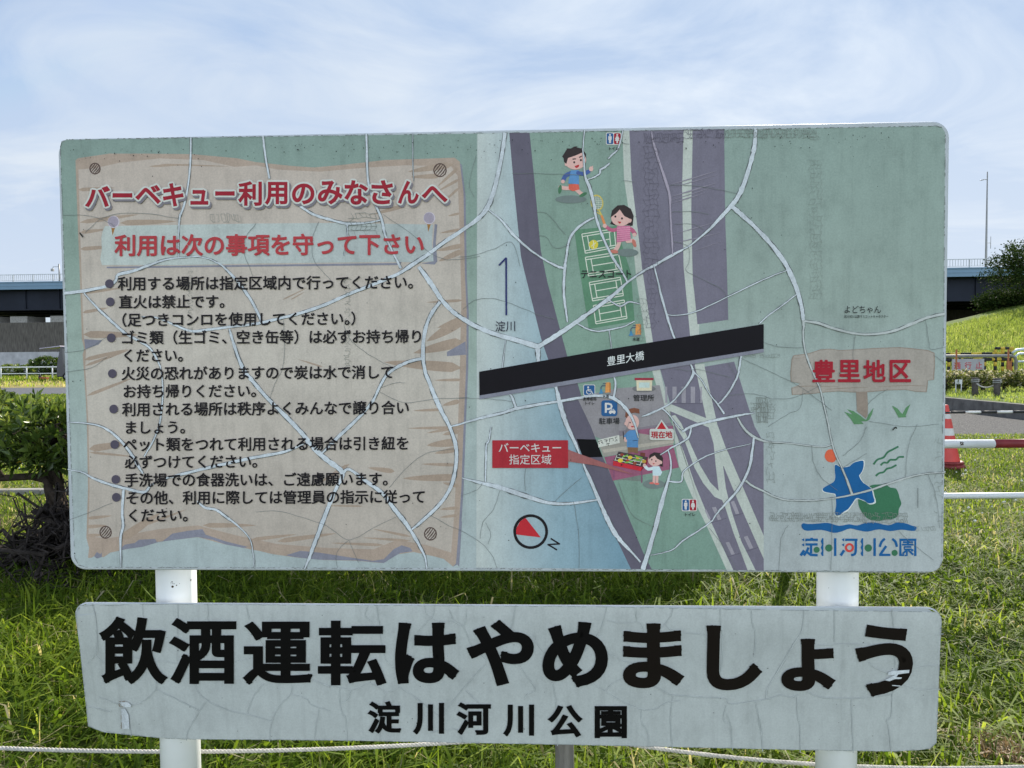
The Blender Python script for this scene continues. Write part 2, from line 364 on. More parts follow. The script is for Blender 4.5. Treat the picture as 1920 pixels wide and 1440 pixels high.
# flat dry thatch and broad weeds between the blades
X, Y = wedge(30000, 2.1, 9.0); m_ = patch_noise(X, Y, 2.4, 31) + rng.normal(0, .12, len(X)) > .18; X, Y = keep(m_, X, Y)
tag(blades('dry_thatch', np.stack([X, Y], 1), rng.uniform(.004, .05, len(X)), rng.uniform(.05, .13, len(X)), rng.uniform(.003, .007, len(X)), GRASS, 2.1, np.where(rng.uniform(size=len(X)) < .6, rng.uniform(.89, 1, len(X)), rng.uniform(.2, .5, len(X))), down=.0), 'flattened dry straw lying in patches in the grass', 'dead grass', kind='stuff')
X, Y = wedge(2600, 2.2, 6.5); m_ = patch_noise(X, Y, 2.9, 44) > .08; X, Y = keep(m_, X, Y); n = len(X); per = 4
ps_ = np.repeat(np.stack([X, Y, rng.uniform(.03, .09, n)], 1), per, 0) + rng.normal(0, .015, (n * per, 3))
V, Q = leaves(ps_, rng.normal(size=(n * per, 3)) * np.array([1, 1, .3]) + np.array([0, 0, .25]), rng.uniform(.025, .065, n * per), rng.uniform(.014, .030, n * per))
tag(np_mesh('weed_leaves', V, Q, GRASS, np.repeat(np.clip(rng.normal(.45, .14, n * per), 0, .8), 5)), 'small broad weed leaves scattered through the grass', 'weeds', kind='stuff')
# white clover heads in the lawn
WHITEF = simple('clover_white', (.75, .74, .66), .8, .1, 40)
X, Y = wedge(1500, 5.3, 13.0, .80, .2); m_ = (X > .52 * Y) & (patch_noise(X, Y, 2.1, 22) > -.15); X, Y = keep(m_, X, Y)
X2 = rng.uniform(-9, -3.5, 260); Y2 = rng.uniform(8.3, 14, 260); m_ = X2 < -.5 * Y2; X = np.concatenate([X, X2[m_]]); Y = np.concatenate([Y, Y2[m_]])
b_ = MB()
for x, y in zip(X, Y):
    r = random.uniform(.009, .017); z = random.uniform(.05, .09)
    b_.add([(x, y, z + r), (x + r, y, z), (x, y + r, z), (x - r, y, z), (x, y - r, z), (x, y, z - r)], [(0, 1, 2), (0, 2, 3), (0, 3, 4), (0, 4, 1), (5, 2, 1), (5, 3, 2), (5, 4, 3), (5, 1, 4)], WHITEF)
tag(b_.build('clover_flowers'), 'small white clover heads scattered over the lawn', 'flowers', kind='stuff')
# dry tuft at the lower right corner
p_ = gr(1885, 1432); n = 420
ang = rng.uniform(0, 6.28, n); rr = .11 * np.sqrt(rng.uniform(0, 1, n))
t0 = blades('dead_grass_tuft', np.stack([rr * np.cos(ang), rr * np.sin(ang)], 1), np.zeros(n), rng.uniform(.05, .14, n), rng.uniform(.003, .006, n), leafy('dead_blade', [(0, (.20, .13, .07)), (1, (.42, .31, .19))], .3), .8, rng.uniform(0, 1, n))
t0.location = (p_[0], p_[1], 0); tag(t0, 'tan tuft of dead grass at the lower right corner', 'grass tuft')

# ---------------------------------------------------------------- the sign
SB = np.array([-.0386, 1.6082]); ey = np.array([math.cos(YAW), math.sin(YAW), 0]); ny_ = np.array([-math.sin(YAW), math.cos(YAW), 0])
TOPZ, BOTZ, L_TOP, L_BOT = 2.012, 1.0138, 0.9365, 0.600
def back(u, z, low):                     # how far a point of the panel lies behind the sign plane
    if not low: return 0.0
    t = max(0.0, L_TOP - z)
    return .080 * t + .29 * max(0, -.70 - u) ** 2 * t / .33
def uv(px, py, low=False, dep=0.0):      # picture position -> point on the panel (sign's own axes)
    d = ray(px, py); o = np.array([0, 0, EYE]); c0 = np.array([SB[0], SB[1], 0])
    y = dep; 
    for _ in range(4):
        t = ((c0 + ny_ * y - o) @ ny_) / (d @ ny_); p = o + d * t - c0
        u, z = p @ ey, p[2]; y = dep + back(u, z, low)
    return u, z
SIGN = empty('information_sign', (SB[0], SB[1], 0), YAW)
tag(SIGN, 'large weathered park notice board with map and white warning panel on two white posts', 'sign')

class Flat:
    """printed shapes on a panel, drawn at picture positions and stacked in thin layers"""
    def __init__(s, h, low=False, mod=120): s.b = h; s.h = h; s.k = 0; s.mod = mod; s.low = low; s.v = []; s.f = []; s.m = []; s.mats = []
    def lift(s): s.k = (s.k + 1) % s.mod; return s.h + s.k * 2.5e-6
    def uv(s, x, y): return uv(x, y, s.low, -s.h)
    def mi(s, mat):
        if mat not in s.mats: s.mats.append(mat)
        return s.mats.index(mat)
    def put(s, uz, fs, mat):
        h = s.lift(); o = len(s.v)
        s.v += [(u, back(u, z, s.low) - h, z) for u, z in uz]; k = s.mi(mat)
        for f in fs: s.f.append(tuple(i + o for i in f)); s.m.append(k)
    def poly(s, pts, mat, sm=0):
        if sm: pts = smooth(pts, sm, True)
        s.put([s.uv(x, y) for x, y in pts], [tuple(range(len(pts)))], mat)
    def ell(s, x, y, rx, ry, mat, rot=0, n=28):
        c, q = math.cos(rad(rot)), math.sin(rad(rot))
        s.poly([(x + rx * math.cos(t) * c - ry * math.sin(t) * q, y + rx * math.cos(t) * q + ry * math.sin(t) * c) for t in np.linspace(0, 2 * math.pi, n, endpoint=False)], mat)
    def ring(s, x, y, r1, r2, mat, ry=1.0, rot=0, n=36, a0=0, a1=360):
        P = []; c, q = math.cos(rad(rot)), math.sin(rad(rot))
        for t in np.linspace(rad(a0), rad(a1), n):
            for r in (r1, r2):
                a, b2 = r * math.cos(t), r * ry * math.sin(t); P.append(s.uv(x + a * c - b2 * q, y + a * q + b2 * c))
        s.put(P, [(2 * i, 2 * i + 1, 2 * i + 3, 2 * i + 2) for i in range(n - 1)], mat)
    def line(s, pts, wd, mat, sm=0, caps=True, jit=0.0):
        """ribbon of given width(s) in picture pixels"""
        n0 = len(pts); ws = list(wd) if not np.isscalar(wd) else [wd] * n0
        if sm:
            q = smooth([(p[0], p[1], v) for p, v in zip(pts, ws)], sm, False); pts = [(a[0], a[1]) for a in q]; ws = [max(.2, a[2]) for a in q]
        P = np.array(pts, float); n = len(P); out = []
        for i in range(n):
            t = P[min(i + 1, n - 1)] - P[max(i - 1, 0)]; t /= np.linalg.norm(t) + 1e-9; nn = np.array([-t[1], t[0]])
            c = P[i].copy()
            if jit: c += nn * random.gauss(0, jit); 
            w1 = ws[i] / 2 * (1 + (random.gauss(0, .10) if jit else 0)); out += [s.uv(*(c + nn * w1)), s.uv(*(c - nn * w1))]
        s.put(out, [(2 * i, 2 * i + 2, 2 * i + 3, 2 * i + 1) for i in range(n - 1)], mat)
        if caps and not jit and max(ws) > 1.3:
            for i in (0, n - 1): s.ell(P[i][0], P[i][1], ws[i] / 2, ws[i] / 2, mat, n=12)
    def rrect(s, x0, y0, x1, y1, r, mat):
        P = []
        for cx_, cy_, a in ((x1 - r, y0 + r, -90), (x1 - r, y1 - r, 0), (x0 + r, y1 - r, 90), (x0 + r, y0 + r, 180)):
            for k in range(6): t = rad(a + 18 * k); P.append((cx_ + r * math.cos(t), cy_ + r * math.sin(t)))
        s.poly(P, mat)
    # ---- lettering
    def glyph(s, ch, fn, mat, grow=(0, 0), rnd=False):
        """fn maps glyph coordinates (em) to the picture; grow thickens the strokes (em)"""
        V, T, B = outline(ch)
        if not len(V): return
        s.put([s.uv(*fn(x, y)) for x, y in V], T, mat)
        gx, gy = grow
        if gx <= 0: return
        nb_ = {}
        for i, j in B: nb_.setdefault(i, []).append(j); nb_.setdefault(j, []).append(i)
        def sharp(i):                      # does the outline turn a corner here?
            q = nb_[i]
            if len(q) != 2: return True
            d0, d1 = V[i] - V[q[0]], V[q[1]] - V[i]; c = d0 @ d1 / (np.linalg.norm(d0) * np.linalg.norm(d1) + 1e-12)
            return c < .82
        nd = 18 if gx > .03 and not rnd else 8
        cor = {i: (not rnd) and sharp(i) for i in nb_}
        for i, j in B:
            a, b2 = V[i], V[j]; t = b2 - a; l = np.linalg.norm(t)
            if l < 1e-6: continue
            t = t / l; nn = np.array([-t[1], t[0]]); g = np.array([gx, gy])
            e0 = a - (1 if cor[i] else 0) * t * g; e1 = b2 + (1 if cor[j] else 0) * t * g
            s.put([s.uv(*fn(*p)) for p in (e0 + nn * g, e0 - nn * g, e1 - nn * g, e1 + nn * g)], [(0, 1, 2, 3)], mat)
        if True:
            for i in sorted(nb_):
                if cor[i]: continue
                s.put([s.uv(*fn(V[i][0] + gx * math.cos(q), V[i][1] + gy * math.sin(q))) for q in np.linspace(0, 2 * math.pi, nd, endpoint=False)], [tuple(range(nd))], mat)
    def fit(s, ch, x0, y0, x1, y1, mat, grow=(0, 0), rnd=False, off=(0, 0), shear=0.0):
        """one character whose ink fills a picture box"""
        V, T, B = outline(ch); gx, gy = grow
        a0, b0 = V.min(0) - (gx, gy); a1, b1 = V.max(0) + (gx, gy)
        s.glyph(ch, lambda x, y: (x0 + off[0] + (x - a0) / (a1 - a0) * (x1 - x0) + shear * (y1 - y0) * ((y - b0) / (b1 - b0) - .5), y1 + off[1] + (y - b0) / (b1 - b0) * (y0 - y1)), mat, grow, rnd)
    def text(s, t, x0, y0, x1, y1, hgt, mat, grow=(0, 0), rnd=True):
        """a run of full-width characters between two picture positions (centre line)"""
        n = len(t); dx, dy = (x1 - x0) / n, (y1 - y0) / n; em = hgt / .90
        sl = dy / dx
        for i, ch in enumerate(t):
            if ch == ' ': continue
            ox, oy = x0 + dx * i, y0 + dy * (i + .5)
            s.glyph(ch, lambda x, y: (ox + x * dx - 0 * y, oy - (y - .383) * em + sl * (x - .5) * dx), mat, grow, rnd)
    def build(s, name, parent):
        me = bpy.data.meshes.new(name); me.from_pydata(s.v, [], s.f); me.update()
        for m in s.mats: me.materials.append(m)
        me.polygons.foreach_set('material_index', s.m)
        o = bpy.data.objects.new(name, me); C.objects.link(o); o.parent = parent; return o

def smooth(pts, k, closed):
    P = np.array(pts, float); n = len(P); out = []
    for i in range(n if closed else n - 1):
        if closed: a, b2, c, d = P[i - 1], P[i], P[(i + 1) % n], P[(i + 2) % n]
        else: a, b2, c, d = P[max(i - 1, 0)], P[i], P[i + 1], P[min(i + 2, n - 1)]
        for j in range(k):
            t = j / k; out.append(.5 * ((2 * b2) + (c - a) * t + (2 * a - 5 * b2 + 4 * c - d) * t * t + (3 * b2 - a - 3 * c + d) * t ** 3))
    if not closed: out.append(P[-1])
    return [tuple(p) for p in out]

_fc = bpy.data.curves.new('letter', 'FONT'); _fo = bpy.data.objects.new('letter', _fc); C.objects.link(_fo); _fc.resolution_u = 6
_gl = {}
def outline(ch):
    if ch not in _gl:
        _fc.body = ch; bpy.context.view_layer.update(); dg = bpy.context.evaluated_depsgraph_get()
        ev = _fo.evaluated_get(dg); me = ev.to_mesh()
        V = np.array([(v.co.x, v.co.y) for v in me.vertices]).reshape(-1, 2); T = [tuple(p.vertices) for p in me.polygons]
        # weld duplicate outline points, then the border is every edge used once
        key = {}; idx = []
        for p in V:
            k = (round(p[0], 5), round(p[1], 5)); idx.append(key.setdefault(k, len(key)))
        V = np.array(list(key.keys())); T = [tuple(idx[i] for i in f) for f in T]; T = [f for f in T if len(set(f)) == len(f)]
        cnt = {}
        for f in T:
            for i in range(len(f)):
                e = (f[i], f[(i + 1) % len(f)]); cnt[tuple(sorted(e))] = cnt.get(tuple(sorted(e)), 0) + 1
        ev.to_mesh_clear(); _gl[ch] = (V, T, [e for e, n in cnt.items() if n == 1])
    return _gl[ch]

# panels and posts
POSTW = simple('white_post_paint', (.80, .81, .80), .45, .06, 5, .4)
SHEET = simple('panel_sheet', (.52, .55, .57), .5, .12, 9, .3)
def panel(name, x0, z0, x1, z1, r, th, low):
    """rounded sheet with softened edges, bent where the panel is bent"""
    P = []
    for cx_, cz_, a in ((x1 - r, z0 + r, -90), (x1 - r, z1 - r, 0), (x0 + r, z1 - r, 90), (x0 + r, z0 + r, 180)):
        for k in range(9): t = rad(a + 11.25 * k); P.append((cx_ + r * math.cos(t), cz_ + r * math.sin(t), math.cos(t), math.sin(t)))
    Q = []
    for i in range(len(P)):                 # extra points along the long edges so that the bend shows
        Q.append(P[i]); a, b2 = P[i], P[(i + 1) % len(P)]
        d = math.hypot(b2[0] - a[0], b2[1] - a[1])
        if d > .1:
            for k in range(1, 24): t = k / 24; Q.append((a[0] + (b2[0] - a[0]) * t, a[1] + (b2[1] - a[1]) * t, a[2], a[3]))
    n = len(Q); e = .0035; vs = []
    for dy, ins in ((0, e), (e * .3, e * .3), (e, 0), (th - e, 0), (th, e)):
        vs += [(x - nx * ins, dy + back(x, z, low), z - nz * ins) for x, z, nx, nz in Q]
    fs = [(k * n + i, k * n + (i + 1) % n, (k + 1) * n + (i + 1) % n, (k + 1) * n + i) for k in range(4) for i in range(n)]
    m = MB(); m.add(vs, fs, SHEET, True)
    if low:                                  # front as strips so that it follows the bend
        top = sorted(range(n), key=lambda i: Q[i][0]); 
        xsu = np.linspace(x0 + e, x1 - e, 60); V2 = []
        def zr(x):
            k = max(0, r - min(x - x0, x1 - x)); g = r - math.sqrt(max(0, r * r - k * k)); return z0 + e * .5 + g, z1 - e * .5 - g
        for dy in (.0, th):
            V2 = []
            for x in xsu:
                a, b2 = zr(x)
                for j in range(7): z = a + (b2 - a) * j / 6; V2.append((x, dy + back(x, z, low), z))
            m.add(V2, [(i * 7 + j, (i + 1) * 7 + j, (i + 1) * 7 + j + 1, i * 7 + j + 1) for i in range(59) for j in range(6)], SHEET, True)
    else:
        m.add([vs[i] for i in range(n)], [tuple(range(n))], SHEET); m.add([vs[4 * n + i] for i in range(n)], [tuple(range(n))], SHEET)
    return m.build(name, SIGN)
UP_P = panel('map_panel', -1.0, BOTZ, 1.0, TOPZ, .036, .012, False)
LOW_P = panel('warning_panel', -.997, L_BOT, 1.0005, L_TOP, .036, .006, True)
RUST = simple('rust', (.05, .03, .014), .9, .5, 30)
for pxc in (331, 1570):
    u, _ = uv(pxc, 1100, dep=.078); m = MB()
    m.tube([(u, .078, -.3), (u, .078, 1.99)], .0455, POSTW, 40); m.add([(u + .0455 * math.cos(t), .078 + .0455 * math.sin(t), 1.9901) for t in np.linspace(0, 6.28, 25)[:-1]], [tuple(range(24))], POSTW)
    po = m.build('post', SIGN)
    for z in (1.92, 1.10, .87, .66):
        m = MB()
        yb = .0125 if z > 1 else back(u - .06, z - .018, True) + .0085
        if yb > .055: yb = .055
        m.box((u - .06, yb, z - .018), (u + .06, max(.034, yb + .006), z + .018), simple('galvanised', (.45, .46, .47), .4, .15, 20, .5, metal=.6))
        m.tube([(u - .052, .0345, z), (u - .052, .128, z), (u + .052, .128, z), (u + .052, .0345, z)], .005, MATS['galvanised'], 8)
        m.build('clamp', po)
    m = MB()
    for sx_, sy_, sr_ in (((325, 1089.5, 1.3), (323, 1091.5, .8), (325.5, 1093, .8), (328, 1093.5, .9), (326, 1098.5, 2.3), (332, 1097, 1.3), (336, 1094.5, .7), (356, 1093, 1.6), (354.5, 1095, .9)) if pxc < 600 else ((1556, 1104, .8), (1600, 1083, 1.0))):
        us, zs_ = uv(sx_, sy_, dep=.04); th = math.asin(max(-.95, min(.95, (us - u) / .0455))); rr_ = sr_ * .00125; P_ = []
        for q in range(7):
            w1, w2 = rr_ * math.cos(q * .9) * random.uniform(.6, 1.2), rr_ * math.sin(q * .9) * random.uniform(.6, 1.3)
            P_.append((u + .0457 * math.sin(th) + w1 * math.cos(th), .078 - .0457 * math.cos(th) + w1 * math.sin(th), zs_ + w2))
        m.add(P_, [tuple(range(7))], RUST)
    m.build('rust_spot', po)

K = lambda o, s, pts: [(o[0] + x / s, o[1] + y / s) for x, y in pts]
W_ = paint((180, 198, 202), .6)
# ---- printed film: green at the top fading down, darker blotched
LH = TOPZ - BOTZ
film = Flat(.0003)
GL = gradient_paint('film_left', 2, [(BOTZ, (136, 156, 163)), (BOTZ + .30, (132, 153, 156)), (BOTZ + .52, (125, 149, 146)), (BOTZ + .78, (109, 136, 131)), (TOPZ, (106, 132, 130))])
GR = gradient_paint('film_right', 2, [(BOTZ, (139, 155, 162)), (BOTZ + .35, (132, 152, 156)), (BOTZ + .62, (118, 141, 139)), (TOPZ, (110, 136, 134))])
film.poly([(113, 275), (116, 266), (124, 262), (893, 250.5), (893, 1065), (160, 1063), (147, 1058), (140, 1045)], GL)
film.poly([(893, 250.5), (1755, 236.5), (1766, 239), (1772, 248), (1766, 1050), (1762, 1064), (1751, 1071.5), (893, 1065)], GR)
DARK = paint((84, 94, 95), .4)
film.build('printed_film', UP_P)
fr = Flat(.0014, mod=300)
random.seed(5)
for pts in ([(113, 275), (116, 266), (124, 261.5), (356, 258), (893, 249.8), (1280, 244), (1755, 236), (1766, 238.5), (1772.5, 248), (1769, 640), (1766, 1050)], [(113, 275), (120, 480), (131, 800), (140, 1045), (147, 1058), (160, 1063.5), (893, 1066), (1751, 1072), (1762, 1064), (1766, 1050)]):
    for (xa, ya), (xb, yb) in zip(pts, pts[1:]):
        n = max(1, int(math.hypot(xb - xa, yb - ya) / 5))
        for k in range(n):
            if random.random() < .30: continue
            t, t2 = k / n, (k + random.uniform(.6, 1.15)) / n
            fr.line([(xa + (xb - xa) * t, ya + (yb - ya) * t + random.gauss(0, .5)), (xa + (xb - xa) * t2, ya + (yb - ya) * t2 + random.gauss(0, .5))], random.uniform(.35, 1.1), DARK, caps=False)
tag(fr.build('film_edge_line', UP_P), kind='stuff')

# ---- wooden notice drawing
BR = paint((139, 132, 124)); BR2 = paint((136, 128, 118)); GREYSH = paint((107, 115, 132))
TAN = gradient_paint('notice_tan', 2, [(BOTZ, (144, 144, 140)), (BOTZ + .5, (156, 159, 155)), (TOPZ, (150, 148, 144))])
nb = Flat(.0006)
OUT = [(141.5, 301), (145, 400), (149, 500), (153.5, 636), (158, 654), (155, 664.6), (161, 750), (163, 800), (165, 915), (162, 1009), (167, 1027), (165, 1046), (171, 1046), (182, 1040), (194, 1045), (207, 1036), (236, 1030), (298, 1016), (371, 1007), (423, 1021), (486, 1033), (511, 1039), (553, 1045), (605, 1050), (667.5, 1051.5), (715, 1055.6), (740, 1040), (776, 1035), (813, 1043), (832, 1048), (849, 1062), (857, 1056.7), (861, 977), (865, 915), (869.6, 790), (874, 687), (875, 583), (871.6, 514), (869, 361), (862, 303), (852, 295.6), (786, 298), (720.6, 300), (688, 304), (633, 310), (589, 314), (545.6, 311), (480, 304), (444, 296.7), (361, 289), (277.5, 288), (204.6, 288), (146, 296.7)]
nb.poly([(x + 4, y + 6) for x, y in OUT[31:42]] + [(858, 310), (850, 1050)], GREYSH)
nb.poly(OUT, BR)
IN = [(147, 318), (150, 420), (153, 520), (157, 630), (161, 660), (160, 690), (166, 800), (168, 915), (166, 1005), (200, 1010), (298, 992), (371, 985), (440, 1003), (520, 1020), (610, 1027), (700, 1030), (745, 1012), (800, 1022), (846, 1036), (852, 960), (857, 850), (862, 700), (865, 560), (862, 440), (858, 330), (846, 312), (760, 310), (690, 314), (600, 322), (520, 318), (480, 310), (440, 313), (380, 300), (300, 297), (225, 305), (180, 315)]
nb.poly(IN, TAN)
def lens(a, b2, wd, mat, f=nb):
    (x0, y0), (x1, y1) = a, b2; k = 8; P = []; Q = []
    dx, dy = x1 - x0, y1 - y0; l = math.hypot(dx, dy); nx, nyy = -dy / l, dx / l
    for i in range(k + 1):
        t = i / k; h = wd * (t ** .7) * (1 - t) ** .25 * .62 + .2; P.append((x0 + dx * t + nx * h, y0 + dy * t + nyy * h)); Q.append((x0 + dx * t - nx * h, y0 + dy * t - nyy * h))
    f.poly(P + Q[::-1], mat)
STREAK = [((360, 308), (280, 312), 5), ((430, 312), (300, 308), 4), ((215, 352), (146, 356), 9), ((260, 402), (149, 417), 11), ((330, 415), (225, 418), 14), ((200, 430), (150, 436), 9), ((215, 462), (150, 467), 10), ((203, 577), (155, 586), 8), ((228, 540), (154, 550), 7), ((260, 628), (156, 627), 18), ((240, 655), (157, 675), 10), ((245, 655), (159, 686), 7), ((250, 708), (163, 742), 8), ((245, 830), (167, 842), 18), ((250, 856), (167, 848), 6), ((210, 967), (164, 972), 8), ((200, 985), (163, 988), 9), ((195, 1003), (163, 1004), 8), ((300, 962), (228, 1010), 22), ((350, 955), (270, 985), 6),
          ((480, 985), (380, 985), 12), ((630, 1000), (520, 1015), 12), ((555, 1002), (470, 1012), 9), ((700, 992), (770, 1006), 6), ((680, 1008), (770, 1014), 6), ((620, 1018), (720, 1022), 7), ((790, 870), (858, 872), 8), ((755, 897), (861, 895), 18), ((830, 905), (861, 912), 10), ((815, 850), (858, 842), 13), ((800, 835), (862, 828), 20), ((830, 815), (862, 808), 12), ((800, 812), (866, 800), 8), ((765, 803), (866, 802), 8), ((825, 955), (859, 952), 8), ((825, 970), (858, 966), 7), ((720, 679), (866, 690), 26), ((775, 662), (868, 640), 26), ((800, 640), (868, 600), 26), ((820, 615), (870, 595), 12), ((800, 567), (868, 563), 7), ((815, 713), (866, 712), 7), ((830, 760), (862, 752), 12), ((775, 770), (830, 768), 7),
          ((765, 322), (850, 308), 16), ((770, 332), (825, 330), 12), ((820, 350), (860, 314), 8), ((822, 358), (861, 336), 7), ((830, 380), (861, 352), 6), ((700, 402), (760, 385), 10), ((840, 405), (862, 400), 6), ((825, 437), (864, 430), 7), ((820, 470), (868, 460), 12), ((822, 490), (868, 470), 14), ((600, 905), (655, 870), 9), ((690, 877), (740, 884), 12), ((610, 948), (680, 949), 4), ((560, 674), (605, 688), 4), ((575, 540), (530, 562), 3), ((570, 548), (545, 562), 3)]
for a, b2, wd in STREAK: lens(a, b2, wd, BR2)
nb.poly([(158, 636), (192, 638), (185, 646), (160, 655)], GREYSH)
nb.poly([(838, 660), (873, 640), (874, 665), (838, 668)], GREYSH)
nb.poly(K((90, 790), 4.8, [(630, 1170), (700, 1150), (850, 1130), (1000, 1085), (1180, 1062), (1350, 1040), (1480, 1065), (1600, 1108), (1760, 1140), (1800, 1130), (1600, 1080), (1420, 1020), (1390, 970), (1260, 985), (1120, 1010), (1030, 1080), (980, 1085), (965, 1058), (820, 1065), (780, 1095), (690, 1110)]), GREYSH)
nb.poly(K((480, 790), 4.8, [(270, 1205), (400, 1165), (560, 1180), (850, 1225), (1050, 1255), (1150, 1240), (1240, 1150), (1310, 1115), (1390, 1140), (1410, 1170), (1300, 1185), (1230, 1225), (1150, 1275), (900, 1252), (560, 1245), (350, 1222)]), GREYSH)
nb.poly(K((90, 790), 4.8, [(415, 1215), (440, 1175), (470, 1195), (485, 1180), (485, 1220), (440, 1235)]), GREYSH)
nb.poly(K((480, 790), 4.8, [(1830, 900), (1855, 900), (1830, 1280), (1770, 1310), (1800, 1280)]), GREYSH)
nb.build('wooden_notice', UP_P)
# knots drawn in the corners
KC = paint((72, 62, 60), .5)
for x, y, r in ((178, 316, 10.5), (825, 319, 12.5), (198, 998, 11.5), (807, 1001, 12)):
    kn = Flat(.0010); kn.ring(x, y, r, r - 2.0, KC, 1.05)
    for k in range(6):
        t = (k - 2.5) / 3 * r; l = math.sqrt(max(0, r * r - t * t)) * .92; c, q = math.cos(rad(-52)), math.sin(rad(-52))
        kn.line([(x + t * -q - l * c, y + t * c - l * q), (x + t * -q * 1.1 + .8, y + t * c * 1.1), (x + t * -q + l * c, y + t * c + l * q)], [1.0, 2.4, 1.2], KC, caps=False)
    kn.build('knot_drawing', UP_P)
# paper strip with pins
ps = Flat(.0010)
ps.poly([(200, 500), (745, 493), (752, 487), (752, 494), (744, 497), (200, 503)], GREYSH); ps.poly([(815, 420), (820, 421), (817, 455), (820, 490), (815, 496), (790, 494), (812, 490), (812, 455)], GREYSH)
ps.poly([(197, 424), (480, 419), (640, 418), (812, 421), (810, 455), (813, 490), (780, 492), (745, 491), (480, 494), (330, 497), (191, 497), (188, 485), (191, 468), (190, 445), (193, 432)], gradient_paint('paper_strip', 0, [(-.95, (152, 170, 172)), (-.15, (139, 156, 161))]))
for x, y in ((213, 416), (805, 409)):
    ps.poly([(x - 4.5, y + 9), (x + 3.5, y + 9), (x - 2, y + 26)], paint((128, 98, 52))); ps.ell(x, y, 11, 11.5, paint((160, 163, 178))); ps.ell(x - .7, y - .5, 9.7, 10.2, paint((128, 128, 146)))
ps.build('pinned_strip', UP_P)

# headline: red letters, pale rim, grey drop shadow
RED = paint((126, 28, 44), .6); RED2 = paint((146, 52, 60), .7); INK = paint((26, 26, 30), .4); RIM = paint((160, 173, 174), .5); DSH = paint((100, 103, 114), .6)
HEAD = [('バ', 160, 349, 206, 388), ('ー', 211, 362, 248, 370.5), ('ベ', 254, 347, 301, 382), ('キ', 305.6, 343.5, 344, 387), ('ュ', 357, 356, 390.5, 384), ('ー', 403.5, 358.5, 440, 367), ('利', 447, 340, 491, 386), ('用', 497, 341, 539, 383.5), ('の', 547.5, 344, 589.5, 383), ('み', 596, 339, 642, 383), ('な', 646, 338, 689.5, 384), ('さ', 696.5, 338, 736.5, 383), ('ん', 746.5, 339, 785, 382), ('へ', 791, 349, 839, 379)]
hd = Flat(.0029)
for pas in range(3):
    for q in HEAD:
        ex = (0, 0, 0) if False else None
        g0 = .032
        if pas == 2: hd.fit(q[0], *q[1:], RED, (g0, g0 if q[0] != 'ー' else g0), False)
        else:
            V0, _, _ = outline(q[0]); sx = (q[3] - q[1]) / (np.ptp(V0[:, 0]) + 2 * g0); sy = (q[4] - q[2]) / (np.ptp(V0[:, 1]) + 2 * g0)
            p_ = 3.4; gx, gy = g0 + p_ / sx, g0 + p_ / sy
            o_ = (3.0, 4.2) if pas == 0 else (0, 0)
            hd.fit(q[0], q[1] - p_, q[2] - p_, q[3] + p_, q[4] + p_, DSH if pas == 0 else RIM, (gx, gy), True, off=o_)
    hd.h += 3.5e-4
hd.build('headline_lettering', UP_P)
sb_ = Flat(.0029); sb_.text('利用は次の事項を守って下さい', 214.5, 460, 797, 457.5, 38, RED2, (.026, .026)); sb_.build('subtitle_lettering', UP_P)
RULES = [('利用する場所は指定区域内で行ってください。', 220.5, 531.6, 791.7, 528.6, 24.5), ('直火は禁止です。', 222, 566, 438, 565, 24), ('（足つきコンロを使用してください。', 211, 599.8, 672.5, 596.8, 24), ('ゴミ類（生ゴミ、空き缶等）は必ずお持ち帰り', 225.5, 633, 794.6, 630.5, 24.5), ('ください。', 228, 666.5, 359.5, 665.8, 24), ('火災の恐れがありますので炭は水で消して', 227, 700.3, 740, 697.3, 24.3), ('お持ち帰りください。', 229.5, 733.8, 497, 732.2, 24), ('利用される場所は秩序よくみんなで譲り合い', 228.5, 767.7, 768.5, 763.8, 24.5), ('ましょう。', 232, 801.5, 363.5, 800.6, 24), ('ペット類をつれて利用される場合は引き紐を', 230.5, 833.5, 768.5, 830.8, 24.5), ('必ずつけてください。', 233.5, 866.5, 499, 864.6, 24), ('手洗場での食器洗いは、ご遠慮願います。', 233, 900.3, 744, 897.8, 24.3), ('その他、利用に際しては管理員の指示に従って', 234.5, 933.5, 799, 931, 24.3), ('ください。', 237, 966.5, 368.5, 965.6, 24)]
ru = Flat(.0029)
for q in RULES: ru.text(*q, INK, (.021, .021))
ru.text('）', 657.5, 597, 684.5, 597, 24, INK, (.021, .021))
ru.build('rule_lettering', UP_P)
for x, y in ((205, 532), (206.5, 566), (208.5, 633.5), (210.5, 700.5), (213, 767), (215, 833.5), (217, 899), (218, 932.5)):
    bu = Flat(.0029); bu.ell(x, y, 8.1, 8.3, paint((66, 66, 82), .5)); bu.build('bullet_dot', UP_P)

# ---- the map
mp_ = Flat(.0006)
PUR = paint((95, 98, 116), .8); PUR2 = paint((80, 82, 99), .7); STRIP = paint((150, 166, 165)); GRN = gradient_paint('map_green', 2, [(BOTZ, (97, 130, 123)), (BOTZ + .5, (104, 136, 127)), (TOPZ, (106, 134, 129))])
RIV = gradient_paint('map_river', 0, [(-.09, (153, 167, 167)), (.0, (146, 166, 172)), (.05, (134, 158, 168)), (.14, (114, 146, 162)), (.28, (93, 129, 149))], amount=.9)
BL = [(954.8, 249), (964, 355), (976.7, 480), (981, 500), (1014, 633), (1027.7, 674), (1045, 725), (1068, 800), (1087, 842), (1120, 936), (1183, 1067)]
BRt = [(993, 249), (1003.7, 355), (1014, 469.6), (1026.7, 530), (1064, 669), (1081, 712.5), (1108, 800), (1131, 859), (1156, 915), (1206, 1036), (1222, 1067.5)]
SL = [(1167, 245), (1170, 334), (1185, 438), (1193, 521.7), (1212, 643.8), (1222.5, 694), (1241, 760), (1246, 771), (1263, 790), (1265, 825), (1273, 873), (1298, 931.7), (1323, 981.7), (1362, 1068)]
